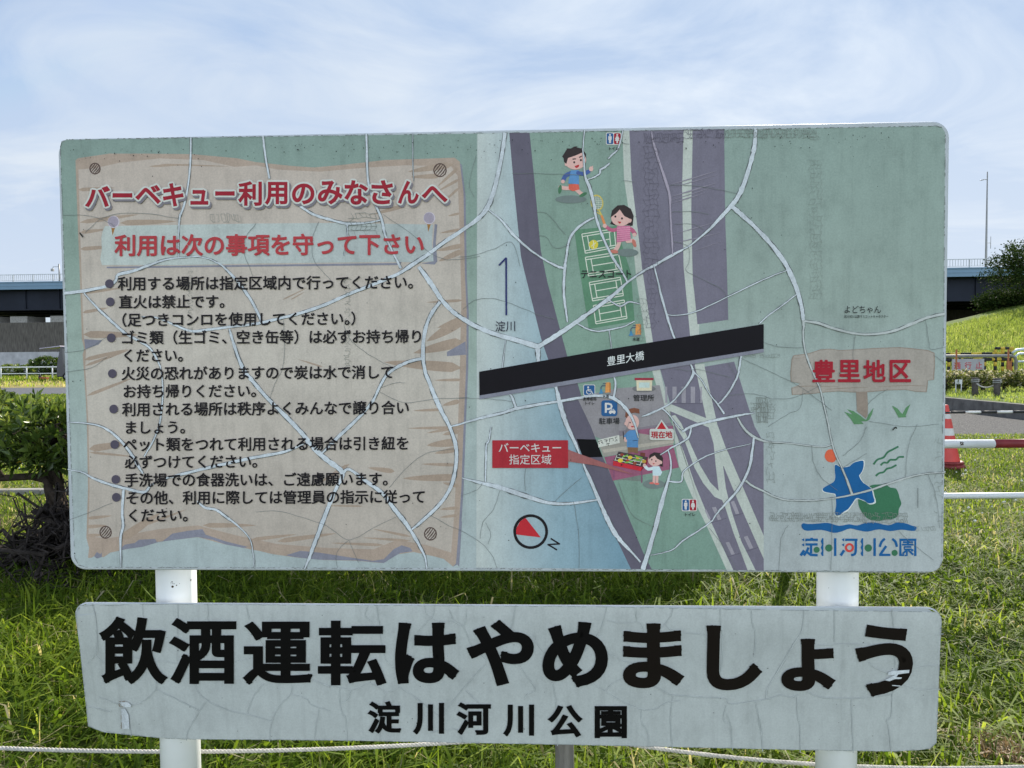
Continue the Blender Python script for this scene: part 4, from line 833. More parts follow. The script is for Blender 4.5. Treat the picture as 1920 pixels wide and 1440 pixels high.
# ---- split vinyl: pale gaps with dark lips, hairlines, crazed bands, specks
CRK = paint((159, 177, 190), 1.5); LIP = paint((72, 82, 86), .4)
CR = [
 [(947, 249, 7), (941, 290, 8), (933, 330, 8), (922, 370, 9), (911, 393, 9), (893, 413, 8), (860, 436, 7), (830, 456, 7), (805, 475, 7), (778, 493, 8), (745, 514, 6), (700, 533, 6), (650, 553, 6), (610, 571, 6), (560, 588, 5.5), (520, 598, 5), (480, 607, 5), (430, 613, 4.5), (390, 618, 4.5), (360, 621, 4.5), (332, 611, 4), (300, 598, 3), (285, 594, 2), (265, 594, .8)],
 [(785, 500, 7), (800, 520, 9), (815, 542, 8), (828, 562, 8), (850, 585, 8), (870, 599, 8), (895, 613, 9), (930, 627, 9), (970, 638, 9), (1008, 650, 12)],
 [(1006, 652, 9), (1040, 631, 9), (1070, 611, 9), (1110, 583, 8), (1150, 553, 7), (1178, 528, 4), (1209, 507, 4), (1228, 497, 5), (1261, 478, 5), (1286, 465, 3), (1298, 457, 3), (1328, 432, 5), (1348, 411, 6), (1371, 386, 9), (1384, 369, 9), (1396, 342, 9), (1409, 299, 8), (1415, 272, 8), (1417, 240, 6)],
 [(1374, 388, 8), (1390, 402, 9), (1420, 430, 8), (1450, 463, 9), (1470, 490, 9), (1483, 515, 9), (1495, 545, 9), (1503, 575, 8), (1506, 600, 6)],
 [(1506, 600, 5), (1507, 612, 4), (1506, 625, 3), (1508, 650, 3), (1515, 675, 4), (1525, 700, 3), (1538, 730, 3), (1545, 760, 3), (1552, 790, 3), (1560, 830, 3), (1568, 855, 3), (1578, 876, 3), (1590, 905, 4), (1598, 928, 4)],
 [(1509, 602, 4), (1535, 606, 5), (1570, 618, 5), (1620, 627, 4), (1670, 622, 5), (1710, 607, 6), (1740, 595, 5), (1772, 588, 5)],
 [(1398, 901, 4), (1411, 911, 4), (1432, 921, 3.5), (1452, 931, 3), (1473, 937, 3), (1494, 938, 2.5), (1523, 938.5, 2.5), (1565, 934, 2.5), (1596, 928, 3), (1628, 920, 3.5), (1669, 906, 3.5), (1711, 893, 3), (1742, 887.5, 2.5), (1771, 886, 2)],
 [(1414, 818, 4), (1411, 842, 5), (1406, 873, 5), (1396, 898, 5), (1380, 923, 5), (1359, 946, 4), (1344, 963, 3), (1336, 976, 2)],
 [(1096, 244, 2), (1093, 280, 2), (1095, 300, 3), (1097, 330, 4), (1105, 350, 6), (1113, 380, 6), (1117, 405, 5), (1125, 430, 4.5), (1135, 455, 4.5), (1150, 485, 5), (1165, 508, 4), (1176, 528, 3)],
 [(914, 392, 2), (940, 413, 4), (960, 437, 5), (985, 461, 4), (1010, 480, 3), (1040, 497, 4), (1058, 503, 5)],
 [(1114, 408, 3), (1095, 418, 4), (1075, 436, 4.5), (1066, 455, 4.5), (1062, 480, 4.5), (1059, 503, 5), (1057, 540, 5), (1060, 575, 4.5), (1064, 604, 3)],
 [(1226, 498, 2), (1232, 520, 3), (1240, 555, 4), (1250, 590, 4), (1260, 622, 4), (1268, 640, 3), (1276, 660, .8)], [(1290, 674, 1.5), (1300, 697, 5), (1291, 718, 4), (1275, 737, 3), (1256, 757, 3), (1220, 775, 4), (1203, 781, 2)],
 [(1301, 698, 3), (1315, 712, 2), (1330, 738, 2), (1345, 757, 3), (1358, 776, 4)], [(1391, 660, 4), (1386, 690, 4), (1383, 705, 4), (1370, 730, 3.5), (1355, 750, 3), (1346, 758, 2)],
 [(1416, 774, 1), (1390, 778, 4), (1350, 786, 5), (1320, 793, 5), (1295, 800, 5), (1279, 810, 4)], [(1296, 802, 3), (1291, 820, 3.5), (1275, 831, 3), (1260, 839, 3), (1238, 853, 1.5)], [(1383, 783, 3), (1395, 803, 4.5), (1410, 817, 5), (1430, 826, 4), (1445, 829, 2), (1480, 831, 2), (1540, 838, 2), (1561, 832, 1.5)],
 [(1253, 844, 2), (1258, 865, 3), (1257, 885, 4), (1250, 910, 6), (1240, 945, 8), (1230, 985, 8), (1220, 1020, 9), (1211, 1050, 10), (1205, 1068, 9)], [(1040, 716, 3), (1047, 745, 8), (1055, 775, 9), (1064, 800, 8), (1079, 832, 6), (1092, 866, 3), (1105, 895, 6), (1122, 935, 7), (1135, 965, 8), (1150, 995, 9), (1165, 1015, 7), (1185, 1036, 4), (1201, 1054, 3)],
 [(845, 800, 3), (870, 793, 3.5), (905, 783, 5), (940, 775, 5), (965, 767, 6), (1000, 760, 6), (1045, 753, 5), (1080, 747, 5), (1115, 742, 5), (1145, 745, 6), (1165, 757, 6), (1180, 775, 6), (1190, 795, 4), (1197, 821, 2)], [(968, 767, 5), (960, 745, 4.5), (951, 732, 3), (943, 722, 1)], [(1008, 654, 10), (1009, 668, 8), (1010, 685, 4), (1014, 705, 1)],
 [(866, 896, 2), (900, 905, 5), (940, 915, 9), (985, 930, 9), (1030, 943, 6), (1070, 944, 5), (1120, 937, 3)], [(921, 800, 2), (917, 825, 3), (912, 835, 3.5), (911, 865, 3.5), (910, 903, 3)], [(948, 638, 1), (942, 690, 2), (940, 722, 2)], [(1142, 618, 1.5), (1146, 650, 1.2), (1150, 700, 2), (1154, 720, 4), (1151, 745, 4)],
 [(1082, 606, 2), (1100, 616, 2.5), (1120, 621, 2.5), (1143, 618, 3), (1170, 612, 2), (1190, 602, 2)], [(1138, 559, 3), (1150, 568, 2.5), (1164, 574, 3), (1180, 566, 3), (1200, 570, 1.5)], [(1250, 590, 1.5), (1270, 591, 1.5), (1305, 584, 2), (1363, 557, 2), (1430, 525, 2), (1478, 506, 1.5)], [(1424, 607, 2), (1440, 592, 2.5), (1465, 574, 2.5), (1495, 551, 2)], [(1240, 765, 3), (1252, 775, 2.5), (1268, 795, 2), (1280, 808, 1.5)], [(1253, 902, 3), (1277, 903, 3), (1281, 885, 2.5), (1302, 868, 2.2), (1325, 855, 2.2), (1360, 843, 1.6), (1408, 832, 1)], [(1336, 976, 2.5), (1310, 995, 2.5), (1280, 1014, 3), (1262, 1030, 2), (1240, 1037, 1.5), (1220, 1041, 1)],
 [(358, 257, 3), (357, 300, 3.5), (353, 345, 3.5), (345, 385, 4), (337, 408, 4), (335, 440, 2), (335, 482, 2)], [(493, 254, 4), (497, 290, 4), (505, 335, 4)], [(540, 370, 1.5), (565, 388, 4), (590, 403, 5), (620, 412, 5), (650, 419, 5), (685, 418, 3), (713, 413, 3)], [(651, 420, 4), (651, 440, 2), (645, 480, 1)], [(687, 251, 4), (688, 300, 4), (691, 345, 4), (700, 375, 4), (715, 410, 5), (722, 440, 4.5), (735, 470, 4), (752, 503, 5)],
 [(120, 550, 6), (160, 545, 6), (205, 535, 5), (217, 526, 5), (222, 515, 6), (250, 508, 5.5), (280, 497, 4.5), (310, 487, 3.5), (340, 483, 2.5), (378, 482, 2), (410, 494, 3), (430, 511, 4.5), (455, 540, 5.5), (475, 570, 5.5), (492, 606, 5)], [(157, 549, 2), (180, 575, 4), (210, 603, 5), (235, 625, 5), (262, 640, 4), (283, 655, 4), (297, 680, 3), (303, 700, 2), (305, 740, 3), (300, 790, 3), (288, 825, 3), (270, 856, 2)],
 [(430, 617, 4), (440, 650, 6), (455, 690, 7), (475, 716, 7), (500, 745, 7), (535, 780, 8), (565, 811, 8), (585, 836, 9), (610, 860, 10), (642, 886, 9), (632, 912, 6), (624, 930, 7), (610, 965, 8), (595, 1005, 8), (582, 1040, 6), (571, 1067, 3)], [(642, 889, 7), (655, 880, 5), (690, 905, 7), (717, 925, 8), (740, 955, 8), (760, 980, 9), (770, 995, 6), (785, 1020, 6), (797, 1045, 4), (800, 1067, 2)],
 [(825, 566, 6), (808, 590, 7), (797, 620, 7), (793, 660, 7), (797, 695, 7), (808, 725, 7), (818, 750, 9), (830, 775, 8), (843, 800, 7), (852, 825, 7), (856, 850, 7), (853, 885, 7), (842, 920, 7), (820, 950, 7), (790, 978, 6), (772, 993, 3)], [(793, 672, 5), (770, 677, 6), (745, 688, 6), (725, 703, 6), (712, 725, 5), (700, 750, 5), (680, 775, 5), (655, 800, 6), (630, 823, 6), (600, 854, 3)],
 [(128, 791, 2), (185, 798, 3.5), (220, 820, 5), (245, 850, 5), (260, 875, 5), (268, 888, 3)], [(127, 880, 2), (155, 886, 2.5), (173, 896, 4), (205, 908, 5.5), (236, 916, 5.5), (269, 923, 5), (280, 913, 4), (290, 905, 2)], [(232, 918, 5), (229, 960, 5), (231, 985, 5), (226, 1010, 4.5), (227, 1064, 1.5)], [(310, 897, 3), (350, 887, 5.5), (390, 877, 5.5), (430, 868, 5.5), (470, 859, 5.5), (510, 852, 5.5), (540, 845, 4.5), (575, 830, 2)], [(370, 940, 3), (385, 952, 4.5), (405, 956, 4.5), (425, 970, 5), (445, 985, 3), (468, 1010, 2), (475, 1040, 2), (477, 1065, 1)],
 [(774, 252, .8), (774, 300, 1.2), (776, 340, .6)], [(1168, 244, 2), (1164, 262, 2.5), (1158, 280, 3), (1148, 290, 3), (1140, 298, 2)], [(1143, 306, 3), (1135, 313, 3.5), (1126, 318, 4), (1124, 326, 3), (1112, 333, 2.5), (1101, 337, 1.5)],
]
random.seed(3)
ck = Flat(.0018)
for c in CR:
    P = [(a, b2) for a, b2, _ in c]; ws = [v for _, _, v in c]
    ck.line(P, [v * .94 + 1.3 for v in ws], LIP, 5, caps=False, jit=.25)
ck.h += .00032; ck.k = 0
CRK2 = paint((146, 162, 167), .8)
for c in CR:
    pale = c[0][0] > 1380 and c[-1][0] > 1395 and len(c) > 5 and c[0][1] > 500 and max(v for _, _, v in c) < 6.5
    ck.line([(a, b2) for a, b2, _ in c], [v * .90 for _, _, v in c], CRK2 if pale else CRK, 5, caps=False, jit=.16)
HL = [[(118, 403), (170, 405), (205, 418), (215, 426)], [(160, 436), (200, 405), (270, 400), (335, 410)], [(480, 419), (455, 460), (475, 520)], [(598, 415), (585, 450), (590, 490), (620, 525)], [(719, 402), (780, 445), (800, 470), (830, 485), (860, 486), (900, 480)], [(868, 580), (890, 563), (925, 560), (960, 570), (1010, 590), (1040, 598)], [(645, 610), (660, 640), (700, 670), (740, 690)], [(532, 600), (532, 680), (515, 720), (507, 745)], [(712, 728), (740, 718), (760, 718)], [(712, 735), (760, 755), (815, 748), (880, 745)], [(122, 661), (160, 655), (200, 632)], [(124, 697), (170, 690), (200, 670)], [(128, 975), (165, 962), (210, 943)], [(480, 960), (520, 958), (565, 970), (610, 985), (655, 1012), (700, 990), (745, 968)], [(655, 1012), (632, 1035), (632, 1065)], [(655, 1015), (672, 1055)], [(730, 915), (760, 880), (800, 850), (850, 842)], [(805, 965), (840, 985), (880, 1003), (915, 1030), (932, 1065)], [(865, 930), (895, 918), (905, 905)], [(937, 920), (925, 955), (905, 980), (900, 1010)], [(910, 980), (920, 1000), (915, 1020)], [(1075, 940), (1085, 1000), (1086, 1065)], [(985, 920), (985, 880), (1005, 860)], [(1040, 940), (1062, 920), (1090, 895)], [(860, 482), (890, 478), (930, 465), (960, 455), (975, 500)], [(860, 747), (920, 748), (960, 753)], [(1005, 398), (1018, 398), (1030, 405), (1060, 440)], [(1010, 442), (1025, 445), (1040, 465), (1065, 460)], [(1255, 347), (1300, 348), (1345, 355), (1380, 362)], [(1260, 397), (1300, 397), (1330, 402)], [(1265, 420), (1300, 420), (1320, 430)], [(1262, 452), (1290, 462), (1292, 490), (1286, 507), (1310, 520), (1350, 540), (1363, 556)], [(1432, 642), (1460, 650), (1505, 652)], [(1390, 672), (1440, 695), (1500, 725), (1560, 770)], [(1365, 742), (1400, 738), (1430, 742), (1450, 748), (1490, 745), (1540, 722)], [(1440, 800), (1480, 775), (1500, 765), (1506, 730)], [(1604, 628), (1600, 660), (1598, 690)], [(1735, 600), (1742, 640), (1746, 655), (1775, 650)], [(1750, 665), (1770, 680), (1774, 690)], [(1625, 850), (1600, 865), (1575, 880)], [(1625, 800), (1610, 830), (1580, 855)], [(1630, 790), (1700, 800), (1760, 795)], [(1720, 795), (1705, 830), (1700, 860), (1698, 895)], [(1626, 760), (1640, 745), (1665, 730)], [(1522, 835), (1525, 865), (1540, 895), (1570, 920)], [(1460, 1070), (1465, 1010), (1478, 985)], [(1560, 930), (1560, 1000), (1558, 1070)], [(1685, 995), (1700, 1010), (1750, 1050)], [(1365, 680), (1380, 705)], [(1168, 268), (1180, 270)], [(1168, 338), (1190, 341)], [(960, 325), (1000, 325), (1060, 327), (1090, 328)], [(1265, 690), (1290, 695), (1310, 693), (1370, 708)], [(1160, 905), (1172, 940), (1190, 970), (1220, 985)], [(1330, 990), (1360, 1030), (1380, 1068)], [(893, 290), (880, 345), (890, 370)], [(1180, 790), (1172, 815)], [(1740, 890), (1755, 930), (1762, 990)]]
ck.h += .0003; ck.k = 0
HAIRL = paint((92, 104, 108), .4)
for q in HL: ck.line(q, .68, HAIRL, 5, caps=False, jit=.35)
LIL = paint((132, 133, 152), .8)
ck.line([(1222, 246, 1), (1224, 262, 3), (1235, 300, 4), (1250, 345, 5), (1256, 370, 4), (1257, 400, 3.2), (1260, 450, 3.2), (1261, 478, 2)] and [(1222, 246), (1224, 262), (1235, 300), (1250, 345), (1256, 370), (1257, 400), (1260, 450), (1261, 478)], [1, 3, 4, 5, 4, 3.2, 3.2, 2], LIL, 5, caps=False, jit=.15)
tag(ck.build('split_film_cracks', UP_P), kind='stuff')
sc_ = Flat(.0016); SCR = paint((112, 115, 132), .9)
for a_, b_2, wd in (((1257, 346), (1344, 320), 2.5), ((1258, 352), (1345, 327), 1.4), ((1257, 369), (1342, 343), 3.0), ((1256, 376), (1340, 349), 1.4), ((1258, 381), (1322, 361), 2.0), ((1258, 440), (1345, 415), 1.6), ((1262, 456), (1350, 436), 2.2), ((1300, 470), (1352, 452), 1.2)):
    sc_.line([a_, ((a_[0] + b_2[0]) / 2, (a_[1] + b_2[1]) / 2 + .6), b_2], [.4, wd, .4], SCR, 4, caps=False, jit=.1)
tag(sc_.build('scuff_mark', UP_P), kind='stuff')
def net(f, x0, y0, x1, y1, dx, dy, mat, wd=.42, drop=.24):
    nx, nyy = max(1, int((x1 - x0) / dx)), max(1, int((y1 - y0) / dy))
    P = [[(x0 + (x1 - x0) * (i + (.5 if j % 2 else 0) + random.gauss(0, .13)) / nx, y0 + (y1 - y0) * (j + random.gauss(0, .13)) / nyy) for j in range(nyy + 1)] for i in range(nx + 1)]
    for i in range(nx + 1):
        for j in range(nyy + 1):
            if i < nx and random.random() > drop: f.line([P[i][j], P[i + 1][j]], wd * random.uniform(.6, 1.2), mat, caps=False)
            if j < nyy and random.random() > drop: f.line([P[i][j], P[i][j + 1]], wd * random.uniform(.6, 1.2), mat, caps=False)
cz = Flat(.0026); CZ = paint((100, 112, 112), .4); CZP = paint((78, 80, 96), .4)
net(cz, 1206, 275, 1232, 505, 8.5, 10, CZP, .5, .12); net(cz, 1212, 505, 1226, 615, 7, 9, CZP, .5, .12); net(cz, 1208, 250, 1280, 266, 4, 8, CZP, .7)
net(cz, 1281, 243, 1358, 258, 4, 7, CZP, .7); net(cz, 1358, 243, 1530, 257, 4, 7, CZ, .7); net(cz, 1518, 256, 1536, 262, 4, 4, CZ); net(cz, 1518, 300, 1538, 560, 6.5, 8, CZ, .38, .25); net(cz, 648, 400, 702, 432, 8, 8, CZ, .7); net(cz, 652, 432, 704, 446, 10, 9, CZ, .5, .3); net(cz, 1443, 962, 1520, 977, 4, 4, CZ, .7); net(cz, 1522, 962, 1610, 978, 4, 4, CZ, .7); net(cz, 1612, 962, 1700, 980, 4, 5, CZ, .7, .25); net(cz, 1715, 988, 1752, 995, 4, 4, CZ, .5); net(cz, 1418, 746, 1438, 791, 3, 9, CZ, 1.0, .05); net(cz, 1438, 752, 1450, 785, 5, 5, CZ, .6); net(cz, 1407, 756, 1418, 772, 4, 4, CZ, .6); net(cz, 393, 402, 450, 414, 4, 9, CZ, .5, .3); net(cz, 352, 505, 358, 625, 5, 4, CZ, .5, .4); net(cz, 646, 520, 653, 690, 5, 4, CZ, .5, .35); net(cz, 1395, 664, 1460, 670, 5, 3, CZ, .5, .3); net(cz, 1437, 812, 1450, 905, 4, 7, CZ, .6, .55); net(cz, 1752, 815, 1764, 985, 5, 8, CZ, .6, .7); net(cz, 1196, 560, 1210, 640, 6, 8, CZ, .5, .4)
tag(cz.build('crazed_film', UP_P), kind='stuff')
sp = Flat(.0041); BKS = paint((32, 36, 38), .3)
for k in range(300):
    if random.random() < .6: x, y = random.uniform(120, 1765), 262 + abs(random.gauss(0, 16)) - (.0187) * (x if False else 0)
    else: x, y = random.uniform(130, 1760), random.uniform(270, 1050)
    y -= .0187 * (x - 960) * (1 if y < 400 else 0) - (0 if y > 400 else 0)
    if y < 262 - .0187 * (x - 120) + 2 and y < 300: y += 8
    r = random.uniform(.35, 1.1); sp.ell(x, y, r, r * random.uniform(.6, 1.6), BKS, n=6)
sp.line([(150, 437), (155, 444)], 2.6, BKS); sp.line([(1674, 806), (1679, 801), (1681, 803)], 2.2, BKS, 3); sp.line([(1721, 915), (1721, 952)], .9, BKS, caps=False)
tag(sp.build('dirt_speck', UP_P), kind='stuff')

# ---- lower warning panel
lf = Flat(.0005, True)
LFM = gradient_paint('warning_film', 2, [(L_BOT, (141, 157, 163)), (L_BOT + .27, (138, 154, 160)), (L_TOP, (147, 163, 170))], amount=.8)
xs_ = np.linspace(144, 1765, 40)
def edge_y(x, top): 
    if top: return np.interp(x, [144, 300, 620, 1100, 1500, 1765], [1133, 1132.5, 1134.5, 1137, 1144, 1147])
    return np.interp(x, [144, 168, 190, 230, 300, 360, 620, 1100, 1500, 1680, 1745, 1765], [1355, 1366, 1371, 1377, 1384, 1386, 1388, 1397, 1406, 1409, 1405, 1395])
for i in range(39):
    a, b2 = xs_[i], xs_[i + 1]; P = [(a, edge_y(a, 1)), (b2, edge_y(b2, 1))] + [(b2, edge_y(b2, 0)), (a, edge_y(a, 0))]
    if i == 0: P = [(142, 1150), (149, 1136), (b2, edge_y(b2, 1)), (b2, edge_y(b2, 0)), (166, 1362)]
    if i == 38: P = [(a, edge_y(a, 1)), (1757, 1147), (1765, 1157), (1756, 1392), (1744, 1404), (a, edge_y(a, 0))]
    lf.k = 0
    if 0 < i < 38:
        for r in range(14):
            t0_, t1_ = r / 14, (r + 1) / 14; e_ = lambda A, B, t: (A[0] + (B[0] - A[0]) * t, A[1] + (B[1] - A[1]) * t)
            lf.poly([e_(P[0], P[3], t0_), e_(P[1], P[2], t0_), e_(P[1], P[2], t1_), e_(P[0], P[3], t1_)], LFM)
        continue
    if i == 0:
        for r in range(14):
            t0_, t1_ = r / 14, (r + 1) / 14; e_ = lambda A, B, t: (A[0] + (B[0] - A[0]) * t, A[1] + (B[1] - A[1]) * t)
            A, B = (142, 1140), (165, 1362); A2, B2 = (b2, edge_y(b2, 1)), (b2, edge_y(b2, 0)); A = (149, 1135) if r == 0 else A
            lf.poly([e_(A, B, t0_), e_(A2, B2, t0_), e_(A2, B2, t1_), e_(A, B, t1_)], LFM)
        continue
    lf.poly(P, LFM)
lf.build('printed_film', LOW_P)
hl = Flat(.0026, True); BK2 = paint((8, 8, 10), .3); BK3 = paint((17, 14, 13), .3)
BIG = [('飲', 187, 1157, 313, 1282), ('酒', 318.5, 1160, 443, 1282.6), ('運', 456.5, 1165.5, 585, 1282.6), ('転', 596, 1163.6, 723.7, 1285), ('は', 740.6, 1167.5, 859, 1282), ('や', 876.6, 1164, 1001, 1285.5), ('め', 1017, 1166, 1140, 1287.5), ('ま', 1168, 1169, 1281, 1290.5), ('し', 1325, 1172.8, 1427, 1294.5), ('ょ', 1464.8, 1198, 1564.5, 1295.8), ('う', 1605, 1172, 1712, 1304.8)]
for i, q in enumerate(BIG):
    k = i < 4
    hl.fit(*q, BK2 if i < 7 else BK3, (.036, .024) if k else (.046, .038), False)
hl.build('warning_lettering', LOW_P)
h2 = Flat(.0026, True)
for q in (('淀', 690, 1315, 752, 1374.8), ('川', 775, 1318, 832.6, 1376.5), ('河', 856.5, 1317.5, 920.5, 1377.8), ('川', 944, 1321, 1001.5, 1380), ('公', 1027.6, 1322.5, 1091.7, 1382), ('園', 1115, 1324, 1175.5, 1384)): h2.fit(*q, BK2, (.040, .030), False)
h2.build('park_name_lettering', LOW_P)
oa, ob_, oc_, od_ = (120, 1060), (600, 1060), (1000, 1060), (1420, 1065)
LC = [(oa, q) for q in ([(820, 275), (818, 480), (815, 690)], [(575, 275), (565, 300), (570, 370)], [(1035, 275), (1040, 400)], [(1310, 285), (1320, 330), (1335, 390)], [(1385, 500), (1450, 600), (1540, 680), (1640, 745), (1780, 820), (1920, 878)], [(240, 600), (210, 660), (170, 710)], [(205, 275), (230, 400), (240, 600), (230, 650), (290, 705)], [(480, 1010), (540, 995), (600, 960), (660, 890), (665, 800)], [(945, 855), (980, 930), (1060, 990), (1200, 1050), (1320, 1075), (1500, 1125)], [(1020, 980), (970, 1060), (920, 1140), (890, 1200), (882, 1262)], [(1440, 850), (1360, 950), (1320, 1070)], [(1640, 860), (1635, 925), (1540, 1030), (1490, 1150), (1480, 1268)], [(1640, 930), (1720, 950), (1760, 975), (1780, 1005), (1915, 1050)], [(1835, 1040), (1815, 1150), (1805, 1265)], [(500, 660), (600, 675), (700, 690), (830, 705)], [(1230, 695), (1300, 680), (1350, 660)], [(160, 1015), (240, 1030), (320, 1055), (350, 1045)], [(250, 950), (390, 1000)], [(435, 1030), (465, 1080), (470, 1150), (485, 1230)], [(665, 895), (800, 960), (970, 1045)])]
LC += [(ob_, q) for q in ([(405, 285), (430, 450), (460, 640), (500, 715), (545, 745)], [(345, 290), (325, 355), (350, 390), (375, 410)], [(0, 850), (130, 880), (255, 895), (360, 850), (450, 900), (490, 915), (560, 885)], [(560, 870), (640, 920), (730, 985), (860, 1090)], [(140, 885), (145, 1000), (160, 1070), (185, 1100), (195, 1268)], [(800, 380), (740, 440), (700, 490), (640, 550)], [(750, 285), (770, 350), (800, 375), (820, 340), (825, 285)], [(1030, 440), (1060, 500), (1090, 570), (1200, 680)], [(1200, 700), (1110, 800), (1040, 880), (940, 1000), (890, 1080)], [(930, 320), (960, 390), (1030, 440), (1050, 380), (1055, 310)], [(1410, 285), (1380, 440), (1330, 530), (1290, 590)], [(1675, 840), (1690, 930), (1700, 1000), (1710, 1300)], [(1540, 490), (1560, 560), (1640, 660)], [(1050, 900), (1140, 990)], [(1420, 700), (1480, 790), (1550, 890), (1490, 930), (1470, 970)], [(800, 375), (850, 400), (910, 405), (960, 405), (1030, 435)], [(795, 1205), (900, 1185), (1000, 1190), (1025, 1280)], [(230, 900), (200, 960), (155, 990)], [(470, 920), (455, 1000), (430, 1060), (430, 1268)])]
LC += [(oc_, q) for q in ([(525, 295), (505, 400), (470, 490), (370, 620)], [(325, 765), (440, 860), (560, 935), (700, 1010), (850, 1045), (960, 990), (1060, 975)], [(870, 870), (960, 920), (1010, 935), (1200, 950), (1380, 960), (1430, 1000), (1700, 960), (1780, 935), (1860, 950), (1910, 930)], [(1005, 930), (990, 1050), (988, 1130), (1000, 1320)], [(775, 1040), (780, 1130), (825, 1210), (828, 1312)], [(738, 300), (745, 400), (775, 430), (805, 520)], [(1005, 310), (980, 380), (920, 450)], [(1343, 310), (1350, 430), (1362, 560), (1352, 770)], [(1565, 320), (1580, 430), (1600, 500), (1590, 660)], [(1920, 500), (1870, 570), (1850, 620), (1720, 830), (1685, 890), (1678, 960)], [(1390, 1010), (1370, 1080), (1375, 1120), (1400, 1140)], [(1395, 1080), (1418, 1150), (1435, 1330)], [(1597, 980), (1620, 1080), (1640, 1160), (1650, 1333)], [(535, 640), (600, 660), (650, 695), (800, 700)], [(515, 910), (570, 850), (650, 815)], [(530, 395), (620, 415), (740, 410)], [(950, 430), (1020, 475), (1240, 500)])]
LC += [(od_, q) for q in ([(335, 300), (320, 450), (250, 570), (230, 600), (100, 820), (70, 870), (63, 935)], [(555, 300), (555, 530)], [(968, 300), (985, 480), (985, 600), (995, 725)], [(400, 558), (620, 548), (840, 552)], [(360, 890), (450, 930), (650, 940), (850, 925), (960, 910)], [(675, 950), (682, 1100), (690, 1332)], [(285, 930), (290, 1080), (305, 1130), (308, 1325)], [(985, 870), (970, 920), (965, 1060), (930, 1100), (945, 1150), (965, 1332)], [(1020, 845), (1100, 860), (1180, 878), (1315, 873)], [(800, 680), (850, 720), (940, 758)], [(1125, 718), (1300, 700)], [(0, 1080), (30, 1200), (38, 1320)], [(1275, 480), (1340, 475)])]
lk = Flat(.0012, True); LCK = paint((150, 167, 174), .3); LL = paint((108, 123, 129), .4)
for o, q in LC: lk.line(K(o, 3.84, q), 1.7, LL, 5, caps=False, jit=.15)
lk.h += .00035; lk.k = 0
for o, q in LC: lk.line(K(o, 3.84, q), 0.9, LCK, 5, caps=False, jit=.08)
lk.h = .0034
lk.poly(K(od_, 3.84, [(937, 768), (945, 750), (975, 740), (1095, 733), (1092, 755), (1040, 762), (975, 772)]), CRK); lk.poly(K(od_, 3.84, [(918, 808), (960, 785), (995, 768), (1015, 765), (1000, 785), (1042, 788), (1035, 798), (990, 800), (950, 815)]), CRK); lk.line(K(od_, 3.84, [(970, 845), (1030, 850)]), 1.6, CRK, caps=False)
lk.poly(K(oa, 3.84, [(395, 985), (460, 985), (482, 1005), (480, 1022), (430, 1020)]), CRK); lk.poly(K(oa, 3.84, [(410, 1035), (440, 1032), (465, 1080), (470, 1178), (420, 1178)]), CRK)
tag(lk.build('split_film_cracks', LOW_P), kind='stuff')
lsp = Flat(.0022, True)
for k in range(70): lsp.ell(random.uniform(150, 1760), random.uniform(1150, 1395), random.uniform(.4, 1.1), random.uniform(.4, 1.0), BKS, n=6)
net(lsp, 223, 1315, 238, 1325, 3, 3, paint((112, 104, 92)), .9); net(lsp, 227, 1330, 231, 1366, 2, 3, paint((112, 104, 92)), .9)
for pts in ([(142, 1150), (149, 1136), (300, 1133), (620, 1135), (1100, 1137.5), (1500, 1144.5), (1757, 1147.5), (1765, 1157), (1756, 1392), (1744, 1404)], [(142, 1150), (166, 1362), (190, 1371), (300, 1384), (360, 1386), (620, 1388), (1100, 1397), (1500, 1406), (1680, 1409), (1744, 1404)]):
    for (xa, ya), (xb, yb) in zip(pts, pts[1:]):
        n = max(1, int(math.hypot(xb - xa, yb - ya) / 9))
        for k in range(n):
            if random.random() < .25: continue
            lsp.line([(xa + (xb - xa) * k / n, ya + (yb - ya) * k / n + random.gauss(0, .3)), (xa + (xb - xa) * (k + .9) / n, ya + (yb - ya) * (k + .9) / n + random.gauss(0, .3))], random.uniform(.4, .9), LL, caps=False)
tag(lsp.build('dirt_speck', LOW_P), kind='stuff')
bpy.data.objects.remove(_fo); bpy.data.curves.remove(_fc)

# ---------------------------------------------------------------- rope fence just behind the sign
ROPE = simple('rope_fibre', (.50, .48, .44), .9, .2, 60, .1); PWOOD = simple('grey_wood', (.20, .19, .175), .9, .35, 14, .1, bump=.5, mapping=(4, 4, .5))
rf = empty('rope_fence', (0, 0, 0)); tag(rf, 'white twisted rope fence with thin grey round post under the sign', 'fence')
RY = 1.82
pc = at(1060, 1415, RY); zt = at(1060, 1376, RY)[2]
pl_x, pr_x = pc[0] - 1.98, pc[0] + 2.02
for x in (pl_x, pc[0], pr_x):
    m = MB(); m.tube([(x, RY + .03, -.2), (x, RY + .03, .60), (x, RY + .03, .615)], [.0255, .025, .021], PWOOD, 20); m.build('post', rf)
def cat_pts(a, b2, low, n):
    P = []
    for i in range(n + 1):
        t = i / n; s = 4 * t * (1 - t); P.append(np.array(a) * (1 - t) + np.array(b2) * t - np.array([0, 0, low * s]))
    return P
